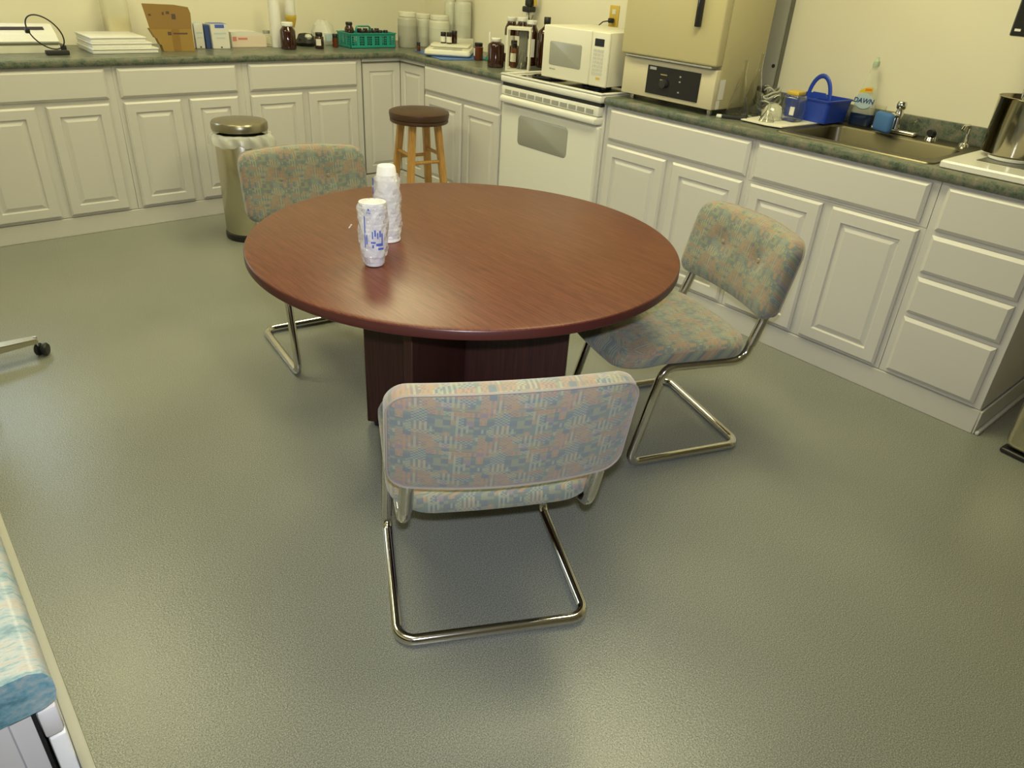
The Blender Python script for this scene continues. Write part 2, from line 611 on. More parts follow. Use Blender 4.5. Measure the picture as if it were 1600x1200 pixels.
for i, (x, y, p) in enumerate(TROFFERS):
    t = thing('ceiling_light', ['ceiling light panel above the sink side of the table', 'ceiling light panel near the back right corner', 'ceiling light panel near the back wall on the left', 'ceiling light panel nearest the pale worktop'][i], 'ceiling light', (x, y, HC), 0, 'ceiling light panels')
    obj('light_frame', G().box(-.31, .31, -.61, -.58, -.02, 0).box(-.31, .31, .58, .61, -.02, 0).box(-.31, -.28, -.58, .58, -.02, 0).box(.28, .31, -.58, .58, -.02, 0), M['whiteplastic'], t, smooth=False)
    obj('light_diffuser', G().box(-.28, .28, -.58, .58, -.012, -.002), M['diffuser'], t, smooth=False)

# ------------------------------------------------------------------ base cabinets
TK = 0.019
DOORP = [(0.0, 0.0), (0.0, -0.011), (0.009, -TK), (0.053, -TK), (0.058, -0.010), (0.062, -0.010), (0.082, -0.018)]
DRAWP = [(0.0, 0.0), (0.0, -0.009), (0.013, -TK)]


def cabinet(label, loc, rz, width, doors=(), drawers=(), zt=ZF, depth=0.60, group='white base cabinets', seam=True):
    t = thing('base_cabinet', label, 'cabinet', loc, rz, group)
    g = G()
    e = 0.0005
    g.box(e, width - e, 0.0, depth, 0.102, zt - 0.001, 0.0012, 1)
    g.box(e, width - e, 0.012, depth, 0.0, 0.1005)
    obj('cabinet_body', g, M['cab'], t)
    for (a, b, z0, z1) in doors:
        obj('cabinet_door', G().slab(a, b, z0, z1, DOORP), M['cab'], t, loc=(0, -0.0005, 0), smooth=False)
    for (a, b, z0, z1) in drawers:
        obj('drawer_front', G().slab(a, b, z0, z1, DRAWP), M['cab'], t, loc=(0, -0.0005, 0), smooth=False)
    return t


ZD0, ZD1, ZW0, ZW1 = 0.115, 0.690, 0.713, 0.864
# back run: face at y = 0
for (x0, x1, lab) in [(-3.45, -2.57, 'white two-door base cabinet at the far left end of the back run'),
                      (-2.57, -1.8175, 'white two-door base cabinet below the vacuum sealer on the back run'),
                      (-1.8175, -1.105, 'white two-door base cabinet behind the steel trash can'),
                      (-1.105, -0.300, 'white two-door base cabinet between the trash can and the corner cabinet')]:
    wd = x1 - x0
    if x0 > -1.2:
        ds = [(0.032, 0.370, ZD0, ZD1), (0.412, wd - 0.045, ZD0, ZD1)]
        dr = [(0.036, wd - 0.04, ZW0, ZW1)]
    else:
        ds = [(0.026, wd / 2 - 0.024, ZD0, ZD1), (wd / 2 + 0.024, wd - 0.046, ZD0, ZD1)]
        dr = [(0.02, wd - 0.04, ZW0, ZW1)]
    cabinet(lab, (x0, 0, 0), 0, wd, ds, dr)
# corner cabinet with a folding pair of doors
t = thing('corner_cabinet', 'white corner base cabinet with folded pair of tall narrow doors', 'cabinet', (0, 0, 0), 0)
g = G()
g.poly([(-.299, .0), (-.299, .6), (.6, .6), (.6, -.299), (.0, -.299), (.0, -.296), (.03, -.296), (.03, .03), (-.296, .03), (-.296, 0)], 0.102, ZF - .001, 'z')
obj('cabinet_body', g, M['gapdark'], t, smooth=False)
g = G().poly([(-.299, .012), (-.299, .6), (.6, .6), (.6, -.299), (.012, -.299), (.012, .012)], 0, 0.1005, 'z')
obj('kick_board', g, M['cab'], t, smooth=False)
g = G().poly([(-.299, .0), (-.299, .6), (.6, .6), (.6, -.299), (.0, -.299), (.0, 0)], ZF - .024, ZF - .0005, 'z')
obj('face_rail', g, M['cab'], t, smooth=False)
obj('face_rail', G().poly([(-.299, .0), (-.299, .6), (.6, .6), (.6, -.299), (.0, -.299), (.0, 0)], 0.101, 0.118, 'z'), M['cab'], t, smooth=False)
P2 = [(0.0, 0.0), (0.0, -0.011), (0.006, -TK), (0.052, -TK), (0.057, -0.012), (0.061, -0.012), (0.078, -0.018)]
obj('cabinet_door', G().slab(-0.293, 0.004, 0.124, 0.848, P2), M['cab'], t, loc=(0, 0.02, 0), smooth=False)
d = obj('cabinet_door', G().slab(-0.004, 0.291, 0.124, 0.848, P2), M['cab'], t, loc=(0.02, 0, 0), rz=-PI / 2, smooth=False)
gk = G().poly([(-.299, -.0012), (-.299, .0), (.0, .0), (.0, -.299), (-.0012, -.299), (-.0012, -.0012)], .8485, .8535, 'z')
gk.box(-.0012, .004, -.2985, -.2925, .119, .8484).box(-.2985, -.2940, -.0012, .004, .119, .8484)
obj('gap_shade_strips', gk, M['gapdark'], t, smooth=False)  # dark strips laid flush to draw the shade of the door gaps
# right run: face at x = 0, local x runs towards the camera
RZ = -PI / 2
cabinet('white two-door base cabinet between the corner cabinet and the cooker', (0, -0.301, 0), RZ, 0.817,
        [(0.016, 0.420, ZD0, ZD1), (0.445, 0.800, ZD0, ZD1)], [(0.012, 0.800, ZW0, ZW1)])
cabinet('white two-door base cabinet under the incubator', (0, -1.936, 0), RZ, 0.882,
        [(0.036, 0.428, ZD0, ZD1), (0.470, 0.864, ZD0, ZD1)], [(0.036, 0.870, ZW0, ZW1)])
cabinet('white two-door base cabinet under the sink', (0, -2.818, 0), RZ, 0.786,
        [(0.024, 0.372, ZD0, ZD1), (0.416, 0.766, ZD0, ZD1)], [(0.022, 0.756, ZW0, ZW1)], zt=0.70, depth=0.60)
cabinet('white base cabinet with a stack of four drawers at the end of the run', (0, -3.604, 0), RZ, 0.400,
        [], [(0.030, 0.372, 0.703, 0.864), (0.030, 0.372, 0.540, 0.684), (0.030, 0.372, 0.375, 0.520), (0.030, 0.372, 0.119, 0.355)])
# front rail above the sink cabinet's lowered body
s_ = [o for o in COL.objects if o.get('label', '').endswith('under the sink')][0]
obj('face_rail', G().box(.0015, .7845, 0, .02, .7005, ZF - .001), M['cab'], s_, smooth=False)
# kick boards
k = G().box(-3.45, -0.001, -.006, .0115, .0, .099, .002, 1)
struct('baseboard_back', k, M['kick'], True)
struct('baseboard_right', G().box(-.006, .0115, -1.118, -.008, 0, .099, .002, 1), M['kick'], True)
struct('baseboard_sink', G().box(-.006, .0115, -4.008, -1.938, 0, .099, .002, 1), M['kick'], True)
struct('baseboard_end', G().box(-.004, .60, -4.016, -4.0085, 0, .099, .002, 1).box(-.004, .60, -4.032, -4.0165, 0, .016, .006, 2), M['kick'], True)

# ------------------------------------------------------------------ worktops: a swept rounded front edge
CP = [(0.60, ZF), (0.0, ZF), (-.006, ZF - .003), (-.018, ZF - .003), (-.0245, ZF + .003), (-.027, ZF + .016), (-.0235, CT - .006), (-.014, CT), (0.02, CT), (0.629, CT), (0.629, ZF)]


def sweep(stations, prof, cap=True):
    g = G()
    rings = []
    for f in stations:
        rings.append([g.bm.verts.new(f(d, z)) for d, z in prof])
    k = len(prof)
    for a, b in zip(rings[:-1], rings[1:]):
        for i in range(k):
            g.bm.faces.new([a[i], a[(i + 1) % k], b[(i + 1) % k], b[i]])
    g.bm.faces.new(rings[0])
    g.bm.faces.new(list(reversed(rings[-1])))
    return g


g = sweep([lambda d, z: (-3.45, d, z), lambda d, z: (d, d, z), lambda d, z: (d, -1.122, z)], CP)
o = obj('worktop', g, M['counter'])
tag(o, 'green speckled laminate worktop running round the corner to the cooker', 'worktop')
# right segment with the sink cut-out
Y0, Y1 = -1.932, -4.03
SX0, SX1, SY0, SY1 = 0.055, 0.555, -3.50, -2.90
t = thing('worktop', 'green speckled laminate worktop holding the sink and the incubator', 'worktop', (0, 0, 0))
FP = [(SX0, ZF), (0.0, ZF), (-.006, ZF - .003), (-.018, ZF - .003), (-.0245, ZF + .003), (-.027, ZF + .016), (-.0235, CT - .006), (-.014, CT), (0.02, CT), (SX0, CT)]
g = sweep([lambda d, z: (d, Y0, z), lambda d, z: (d, Y1, z)], FP)
for (a, b, c, d) in [(SX0, SX1, SY1, Y0), (SX0, SX1, Y1, SY0), (SX1, .629, Y1, Y0)]:
    g.box(a, b, c, d, ZF, CT)
obj('worktop_slab', g, M['counter'], t)
obj('backsplash', G().box(.608, .629, Y1, -2.49, CT + .0005, .992, .004, 2), M['counter'], t)

# ------------------------------------------------------------------ sink and tap
t = thing('sink', 'stainless steel single-bowl sink set in the green worktop', 'sink', (0, 0, 0))
g = G()
z = CT
def ringrect(x0, x1, y0, y1, zz):
    return (x0, x1, y0, y1, zz)
def rect_rings(g, rings, r0=0.05, seg=5):
    R_ = []
    for (x0, x1, y0, y1, zz, rr) in rings:
        out = []
        for q, (cx, cy) in enumerate(((x1 - rr, y1 - rr), (x0 + rr, y1 - rr), (x0 + rr, y0 + rr), (x1 - rr, y0 + rr))):
            for k in range(seg + 1):
                an = q * PI / 2 + PI / 2 * k / seg
                out.append(g.bm.verts.new((cx + rr * math.cos(an), cy + rr * math.sin(an), zz)))
        R_.append(out)
    for a, b in zip(R_[:-1], R_[1:]):
        for i in range(len(a)):
            g.bm.faces.new([a[i], a[(i + 1) % len(a)], b[(i + 1) % len(a)], b[i]])
    g.bm.faces.new(R_[-1])
    return g
rect_rings(g, [(.040, .600, -3.535, -2.865, CT + .0005, .03), (.043, .597, -3.532, -2.868, CT + .005, .03),
               (.085, .470, -3.495, -2.905, CT + .005, .05), (.092, .463, -3.488, -2.912, CT - .003, .05), (.105, .450, -3.475, -2.925, CT - .165, .06), (.15, .41, -3.43, -2.97, CT - .18, .05)])
obj('sink_basin', g, M['sink_steel'], t)
obj('drain', G().lathe([(0, .004), (.03, .004), (.042, .001), (.042, -.001)], (.28, -3.2, CT - .179)), M['steel'], t)
t = thing('tap', 'chrome two-handle sink tap behind the sink bowl', 'tap', (.535, -3.155, CT + .0055))
obj('tap_base', G().box(-.026, .026, -.100, .100, 0, .018, .008, 3), M['chrome'], t)
for s in (-1, 1):
    hd = obj('tap_handle', G().lathe([(0, .060), (.010, .059), (.021, .050), (.024, .038), (.017, .028), (.022, .016), (.022, .0185), (0, .0185)], (0, s * .078, 0), 12), M['acrylic'], t)
    obj('lever', G().tube([(-.005, s * .078, .061), (-.022, s * .092, .074)], .0045, 8), M['chrome'], hd)
obj('tap_column', G().lathe([(.022, .0185), (.019, .05), (.017, .085), (.014, .098), (.019, .103), (.021, .118), (.017, .130), (0, .133)], (0, 0, 0), 20), M['chrome'], t)
obj('spout', G().tube(fillet([(-.010, 0, .072), (-.050, 0, .078), (-.072, 0, .074), (-.076, 0, .058)], .012), .0105), M['chrome'], t)
o = obj('sponge', G().box(-.018, .018, -.050, .050, -.060, .022, .016, 3), M['bluesponge'], loc=(.425, -3.146, CT + .0755), rz=R(-25))
tag(o, 'blue scrubbing sponge hanging on the sink tap spout', 'sponge')
t = thing('drinking_glass', 'small clear glass standing between the soap bottle and the tap', 'glass', (.560, -3.056, CT + .0058))
obj('glass_body', G().lathe([(0, 0), (.022, 0), (.026, .095), (.0245, .095), (.0205, .004), (0, .004)], seg=20), M['glass'], t)
t = thing('sink_sprayer', 'chrome sink sprayer on the rim at the right of the tap', 'sprayer', (.54, -3.315, CT + .005))
obj('sprayer_base', G().lathe([(0, 0), (.028, 0), (.024, .012), (.014, .016), (0, .016)], seg=18), M['chrome'], t)
obj('sprayer_head', G().tube([(0, 0, .012), (0, 0, .022), (-.010, 0, .030), (-.035, 0, .032)], [.014, .016, .016, .013], 12), M['black'], t)
t = thing('soap_dispenser', 'chrome pump soap dispenser at the far rim corner of the sink', 'soap dispenser', (.54, -3.45, CT + .005))
obj('dispenser_base', G().lathe([(0, 0), (.024, 0), (.02, .01), (.010, .014), (.008, .05), (0, .05)], seg=16), M['chrome'], t)
obj('dispenser_spout', G().tube(fillet([(0, 0, .045), (0, 0, .085), (-.06, 0, .085), (-.075, 0, .07)], .015), .006, 8), M['chrome'], t)

# ------------------------------------------------------------------ cooker with microwave
t = thing('cooker', 'white electric cooker with grey oven window between the cabinets', 'cooker', (0, -1.127, 0), RZ)
CW = 0.800
obj('cooker_body', G().box(.004, CW - .004, .0, .60, .02, .892, .004, 2), M['enamel'], t)
obj('oven_door', G().slab(.008, CW - .008, .19, .765, [(0, 0), (0, -.022), (.008, -.032)], .012), M['enamel'], t, loc=(0, -.001, 0))
d = [c for c in t.children if c.name.startswith('oven_door')][0]
obj('oven_window', G().slab(.165, .575, .560, .722, [(0, -.031), (0, -.0325), (.004, -.0345)], .025), M['greyglass'], d)
obj('storage_drawer', G().slab(.008, CW - .008, .03, .180, [(0, 0), (0, -.02), (.008, -.028)], .01), M['enamel'], t, loc=(0, -.001, 0))
hb = obj('oven_handle', G().slab(.012, CW - .012, .772, .812, [(0, 0), (0, -.045), (.008, -.058), (.014, -.060)], .012), M['enamel'], t, loc=(0, -.001, 0))
g = G()
for i in range(11):
    x = .05 + i * .0655
    g.box(x, x + .048, -.0475, -.041, .824, .846)
vp = obj('vent_strip', G().box(.012, CW - .012, -.042, -.001, .815, .862, .004, 2), M['enamel'], t)
obj('vent_slots', g, M['greyglass'], vp, smooth=False)
obj('vent_gap', G().box(.01, CW - .01, -.030, -.001, .8625, .880), M['black'], t, smooth=False)
g = G().box(.0, CW, -.045, .61, .881, .918, .010, 3)
top = obj('cooktop', g, M['enamel'], t)
obj('cooktop_panel', G().box(.075, .775, .0, .56, .9182, .9192), M['darkglass'], top, smooth=False)
g = G().box(.0, CW, -.045, -.015, .9185, .928, .004, 2).box(0, .025, -.0145, .61, .9185, .928, .004, 2).box(CW - .025, CW, -.0145, .61, .9185, .928, .004, 2)
obj('cooktop_rim', g, M['enamel'], top)
for (bx, by, r_) in [(.21, .15, .10), (.21, .42, .075), (.58, .15, .075), (.58, .42, .10)]:
    g = G()
    for q in range(4):
        rr = r_ * (1 - q * .23)
        g.tube([(bx + rr * math.cos(a * PI / 14), by + rr * math.sin(a * PI / 14), .9235) for a in range(28)], .0048, 6, True)
    obj('burner_coil', g, M['black'], top)
# microwave
t = thing('microwave', 'cream microwave oven standing on the cooker top', 'microwave', (.0, -1.418, .9295), RZ + R(2.5))
MW, MH, MD = .466, .272, .36
obj('microwave_case', G().box(0, MW, .018, MD, .018, MH, .006, 2), M['creamplastic'], t)
d = obj('microwave_door', G().box(0, .345, 0, .017, .016, MH, .007, 3), M['creamplastic'], t)
obj('door_window', G().slab(.055, .285, .082, .198, [(0, .001), (0, -.001), (.003, -.002)], .01), M['greyglass'], d)
obj('brand_mark', G().box(.062, .078, -.0016, -.0002, .060, .067).box(.081, .105, -.0016, -.0002, .060, .066), M['greyprint'], d, smooth=False)
p = obj('control_panel', G().box(.347, MW, 0, .017, .016, MH, .007, 3), M['creamplastic'], t)
obj('clock_display', G().slab(.370, .432, .205, .240, [(0, .001), (0, -.001)], .003), M['darkglass'], p)
g = G()
for i in range(3):
    for j in range(7):
        g.box(.366 + i * .024, .385 + i * .024, -.0012, .001, .070 + j * .018, .083 + j * .018)
obj('keypad', g, mat('keypad_grey', (.55, .54, .48), .5), p, smooth=False)
obj('start_button', G().box(.398, .424, -.0014, .001, .050, .061), M['yellow'], p, smooth=False)
for (x, y) in [(.04, .04), (MW - .04, .04), (.04, MD - .04), (MW - .04, MD - .04)]:
    obj('foot', G().lathe([(0, 0), (.012, 0), (.014, .018), (0, .018)], (x, y, 0), 12), M['black'], t)

# wall outlet with plug and cord behind the microwave
t = thing('wall_outlet', 'yellowed wall outlet above the microwave', 'outlet', (WX, -1.335, 1.235), -PI / 2)
obj('outlet_plate', G().box(-.036, .036, -.006, -.0005, -.058, .058, .003, 2), M['yellow'], t)
obj('socket', G().box(-.014, .014, -.0085, -.0055, .012, .038, .002, 1), M['creamplastic'], t)
t = thing('power_cord', 'black plug and cord running down behind the microwave', 'cord', (WX, -1.335, 1.225), -PI / 2)
obj('plug', G().box(-.014, .014, -.040, -.0095, -.024, .002, .006, 2), M['black'], t)
obj('cord', G().tube([(0, -.039, -.012), (-.03, -.06, -.02), (-.08, -.07, -.06), (-.12, -.06, -.14), (-.13, -.05, -.27)], .0035, 8), M['black'], t)

# ------------------------------------------------------------------ incubator
t = thing('incubator', 'tall tan laboratory incubator with black control panel on worktop', 'incubator', (.050, -1.968, CT + .026), RZ + R(-1.0))
IW, ID, IH = .560, .350, .78
obj('incubator_cabinet', G().box(0, IW, .035, ID, 0, IH, .008, 2), M['tan'], t)
d = obj('incubator_door', G().box(-.012, IW + .002, -.022, .032, .183, IH, .010, 3), M['tan'], t)
obj('door_trim', G().box(.02, IW - .02, -.020, .020, .174, .182, .001, 1), M['wiregrey'], d)
obj('door_handle', G().box(.425, .450, -.045, -.0225, .335, .56, .004, 2), M['darkglass'], d)
p = obj('lower_front', G().box(0, IW, 0, .0345, .002, .170, .004, 2), M['tan2'], t)
cp = obj('control_panel', G().box(.160, .478, -.004, .001, .022, .148, .001, 1), M['darkglass'], p)
obj('dial', G().lathe([(0, 0), (.020, 0), (.018, .018), (0, .018)], seg=20, T=Matrix.Translation((.275, -.0045, .075)) @ Matrix.Rotation(PI / 2, 4, 'X')), M['rubber'], cp)
for (x, z_) in [(.365, .118), (.365, .096), (.365, .05)]:
    obj('indicator_lamp', G().box(x - .004, x + .004, -.0065, -.0035, z_ - .003, z_ + .003), M['greyprint'], cp, smooth=False)
obj('maker_label', G().box(.175, .215, -.0055, -.0035, .130, .142), M['greyprint'], cp, smooth=False)
obj('dial_marks', G().box(.245, .285, -.0052, -.0035, .112, .117).box(.245, .262, -.0052, -.0035, .088, .093), mat('gold_print', (.30, .24, .10), .5), cp, smooth=False)
sl = obj('side_sticker', G().box(IW + .0005, IW + .0015, .035, .075, .045, .13).box(IW + .0005, IW + .0015, .03, .055, .004, .042), M['label'], t, smooth=False)
for (x, y) in [(.04, .05), (IW - .04, .05), (.04, ID - .05), (IW - .04, ID - .05)]:
    obj('foot', G().lathe([(0, 0), (.013, 0), (.015, .0255), (0, .0255)], (x, y, -.0255), 14), M['steel'], t)

# grey trim strip on the wall beyond the incubator
t = thing('wall_trim_strip', 'grey vertical metal strip on the wall beside the incubator', 'trim', (WX, -2.430, CT + .001))
obj('strip_channel', G().box(-.030, -.0005, -.050, .110, 0, 1.6, .003, 1), M['striplight'], t)
obj('strip_edge', G().box(-.032, -.0005, -.056, -.0505, 0, 1.6, .001, 1), mat('dark_edge_trim', (.16, .16, .12), .5), t)
obj('screw', G().lathe([(0, 0), (.009, 0), (.009, .003), (0, .004)], seg=12, T=Matrix.Translation((-.0305, -.028, .19)) @ Matrix.Rotation(-PI / 2, 4, 'Y')), M['rubber'], t)

# ------------------------------------------------------------------ round table
TC = (-1.62, -2.893)
TR = 0.6475
t = thing('round_table', 'round mahogany laminate table on crossed panel base', 'table', (TC[0], TC[1], 0))
g = G().lathe([(0, .7365), (TR - .012, .7365), (TR - .003, .7345), (TR - .001, .732)], seg=128)
obj('tabletop', g, M['mahogany'], t)
g = G().lathe([(TR - .0012, .732), (TR, .730), (TR, .710), (TR - .002, .7075), (TR - .03, .7070), (0, .7070)], seg=128)
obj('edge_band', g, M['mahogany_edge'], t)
for (a, nm) in ((128, 'base_panel'), (204, 'base_panel')):
    Tm = Matrix.Rotation(R(a), 4, 'Z')
    g = G()
    if a == 128:
        g.box(-.345, .345, -.015, .015, .015, .7065, .002, 1, T=Tm)
    else:
        g.box(.0165, .335, -.015, .015, .015, .7065, .002, 1, T=Tm).box(-.335, -.0165, -.015, .015, .015, .7065, .002, 1, T=Tm)
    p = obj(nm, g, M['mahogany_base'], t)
    for s in (-1, 1):
        obj('floor_glide', G().lathe([(0, 0), (.014, 0), (.016, .0145), (0, .0145)], (s * .31 * math.cos(R(a)), s * .31 * math.sin(R(a)), 0), 14), M['rubber'], p)

# ------------------------------------------------------------------ cantilever chairs
HWF = 0.236


def chair(label, loc, rz):
    t = thing('cantilever_chair', label, 'chair', loc, rz, 'plaid cantilever chairs round the table')
    side = [(.213, -.016, .56), (.214, .000, .49), (.219, .048, .350), (.230, .365, .372), (.237, .452, .0158), (.242, 0.0, .0158)]
    pts = side + [(-x, y, z) for (x, y, z) in reversed(side)]
    path = fillet(pts, [.08, .055, .05, .035, .045, .045, .035, .05, .055, .08], 8)
    obj('frame', G().tube(path, .0148, 14), M['chrome'], t)
    for s in (-1, 1):
        g = G().tube(fillet([(s * .213, -.015, .555), (s * .214, -.001, .49), (s * .2165, .028, .405)], .08), .0165, 14)
        obj('back_post', g, M['post'], t)
        g = G().box(s * .205 - .02, s * .205 + .02, .12, .34, .3745, .386, .003, 1)
        obj('seat_bracket', g, M['black'], t)

    # seat cushion
    def sdef(x, y, z):
        # waterfall front, bulging rear edge, soft dome, slight rearward slope
        k = max(0.0, (y - .36) / .15)
        z2 = z - .034 * k * k + (y - .3) * .045
        y2 = y - .020 * (1 - (x / .25) ** 2) * max(0, (.2 - y) / .2)
        y2 += .018 * (1 - (x / .25) ** 2) * max(0, (y - .36) / .15)
        if z > .40:
            z2 -= .008 * math.exp(-(x * x + (y - .27) ** 2) / .025)
            for sx in (-.09, .09):
                z2 -= .010 * math.exp(-((x - sx) ** 2 + (y - .25) ** 2) / .0012)
        return (x, y2, z2)
    prof = [(.05, .3875), (.008, .3885), (.001, .396), (0, .405), (.0, .424), (.006, .438), (.022, .447), (.045, .451), (.075, .453), (.11, .454), (.15, .455), (.19, .455), (.222, .455)]
    obj('seat', G().slab(-.252, .252, .040, .515, prof, .100, 8, sdef, 'xy', True), M['fabric'], t, uv=lambda c: (c.x + (.04 if c.z < .43 else 0), c.y + (c.z - .45) * .9), ang=60)

    # backrest
    def bdef(x, y, z):
        yy = y - .037 * (1 - (x / .25) ** 2) - .22 * (z - .62) - .018
        zz = z + .012 * (1 - (x / .25) ** 2) * max(0, (z - .55) / .2)
        if y > .012:
            for sx in (-.10, .10):
                yy -= .020 * math.exp(-((x - sx) ** 2 + (z - .650) ** 2) / .0015)
        return (x, yy, zz)
    prof = [(.122, -.0225), (.09, -.0225), (.05, -.0225), (.012, -.022), (.004, -.019), (.003, -.010), (0, -.004), (0, .018), (.004, .029), (.016, .039), (.035, .044), (.055, .0465), (.075, .048), (.095, .049), (.112, .049), (.122, .049)]
    b = obj('backrest', G().slab(-.260, .260, .502, .762, prof, .046, 8, bdef, 'xz', True), M['fabric'], t, uv=lambda c: (c.x, c.z - c.y * .8), ang=60)
    # welt cord round the rear panel
    hw, z0, z1, rr = .2565, .5055, .7585, .044
    pts = []
    for q, (cx, cz) in enumerate(((hw - rr, z1 - rr), (-hw + rr, z1 - rr), (-hw + rr, z0 + rr), (hw - rr, z0 + rr))):
        for k in range(8):
            an = q * PI / 2 + PI / 2 * k / 7
            pts.append((cx + rr * math.cos(an), cz + rr * math.sin(an)))
        nx = [(-hw + rr, z1), (-hw, z0 + rr), (hw - rr, z0), (hw, z1 - rr)][q]
        p0 = pts[-1]
        for k in range(1, 10):
            pts.append((p0[0] + (nx[0] - p0[0]) * k / 10, p0[1] + (nx[1] - p0[1]) * k / 10))
    obj('welt', G().tube([bdef(x, -.0205, z) for x, z in pts], .0028, 6, True), M['welt'], b)
    for sx in (-.10, .10):
        p = bdef(sx, .049, .650)
        obj('button', G().lathe([(0, .006), (.006, .005), (.0105, 0), (0, -.002)], seg=14, T=Matrix.Translation((p[0], p[1] + .001, p[2])) @ Matrix.Rotation(-PI / 2 + .2, 4, 'X')), M['fabric'], b, uv=lambda c: (c.x, c.z))
    return t


def place(mid, deg, label):
    return chair(label, (mid[0], mid[1], 0), R(deg - 90))


place((-2.0795, -3.649), 62.3, 'plaid cantilever chair nearest the viewer, seen from behind')
place((-.762, -3.290), 160.6, 'plaid cantilever chair facing the table on its sink side')
place((-1.592, -1.772), -98, 'plaid cantilever chair beyond the table, in front of the steel trash can')

# ------------------------------------------------------------------ foam cup sleeves on the table
def cup_stack(label, loc, h, wide_low, tilt=(0, 0), rz=0.0):
    t = thing('cup_sleeve', label, 'cups', loc, rz, 'sleeves of foam cups')
    t.rotation_euler = (tilt[0], tilt[1], rz)
    r0, r1 = .036, .025     # mouth and foot radius of one cup
    nest, hc = .011, .085
    nrim = int((h - hc) / nest)
    def zz(z):
        return z if wide_low else h - z
    g = G()
    for i in range(nrim + 1):
        z0 = i * nest
        g.lathe([(r0 - .0004, zz(z0)), (r0 + .0004, zz(z0 + .001)), (r0 + .0004, zz(z0 + .007)), (r0 - .0008, zz(z0 + .009)), (r0 - .0010, zz(z0 + nest))], seg=28)
    zt = (nrim + 1) * nest
    g.lathe([(r0 - .0028, zz(zt)), (r1 + .001, zz(h - .004)), (r1 - .002, zz(h)), (0, zz(h))], seg=28)
    g.lathe([(0, zz(.002)), (r0 - .0015, zz(.002)), (r0 - .001, zz(0))], seg=28)
    obj('foam_cups', g, M['foam'], t)
    # crinkled film
    g = G()
    prof, k = [], 26
    for i in range(k + 1):
        z_ = (-.0006 if wide_low else -.007) + (h * (.88 if wide_low else .97) + .003) * i / k
        r_ = r0 + .0035
        if z_ > zt - .01:
            r_ = r0 + .0035 - (z_ - zt + .01) * (.06 if z_ < h * .85 else .12)
        if i < 3:
            r_ = r_ - (3 - i) * .003 if wide_low else r_ * (.15, .72, .95)[i]
        prof.append((r_, zz(z_) if wide_low else zz(z_)))
    g.lathe(prof, seg=36)
    rnd = random.Random(3)
    for v in g.bm.verts:
        a = math.atan2(v.co.y, v.co.x)
        f = 1 + .05 * math.sin(a * 5 + v.co.z * 90) + .035 * math.sin(a * 9 - v.co.z * 140) + rnd.uniform(-.025, .025)
        v.co.x *= f
        v.co.y *= f
    obj('plastic_wrap', g, M['film'], t, ang=25)
    return t


def wrap_print(t, phi0, phi1, z0, z1, marks, material, r=.0405):
    """printed marks lying on the wrap: list of (u0,u1,v0,v1) in 0..1 of the patch"""
    g = G()
    for (u0, u1, v0, v1) in marks:
        k = 5
        a_ = [phi0 + (phi1 - phi0) * (u0 + (u1 - u0) * i / k) for i in range(k + 1)]
        zA, zB = z0 + (z1 - z0) * v0, z0 + (z1 - z0) * v1
        for i in range(k):
            q = [g.bm.verts.new(((r + .0012) * math.cos(a), (r + .0012) * math.sin(a), z_)) for a, z_ in ((a_[i], zA), (a_[i + 1], zA), (a_[i + 1], zB), (a_[i], zB))]
            g.bm.faces.new(q)
    return obj('blue_print', g, material, t, smooth=False)


VIEW = math.atan2(-4.6193 + 2.79, -2.9511 + 1.83)
t = cup_stack('tall sleeve of white foam cups standing mouth down on the table', (-1.832, -2.786, .7375), .218, True)
rnd = random.Random(11)
mk = [(.0, .5, .80, 1.0), (.05, .45, .55, .74), (.0, .35, .36, .48), (.1, .6, .22, .30), (.0, .25, .05, .16)]
wrap_print(t, VIEW - 1.35, VIEW - .80, .085, .185, mk, M['blueprint'])
t = cup_stack('shorter sleeve of white foam cups with its mouth end up, nearest the table edge', (-1.975, -2.945, .7378), .172, False, (R(-3), R(2)))
mk = [(.25, .42, .86, .93), (.30, .37, .93, .965), (.12, .17, .10, .80), (.20, .25, .18, .40), (.45, .50, .30, .46), (.55, .62, .36, .50), (.67, .72, .30, .44), (.77, .84, .34, .48),
      (.40, .60, .20, .24), (.62, .92, .14, .20), (.45, .52, .10, .17), (.70, .95, .05, .10), (.86, .92, .20, .42)]
wrap_print(t, VIEW - .75, VIEW + .75, .045, .165, mk, M['blueprint'])
o = obj('plastic_scrap', G().tube([(0, 0, .002), (.008, .004, .006), (.012, .014, .003), (.02, .018, .005), (.022, .03, .002)], .002, 6), M['film'], loc=(-1.884, -2.644, .7375))
tag(o, 'tiny scrap of clear plastic lying on the table beside the cups', 'scrap')

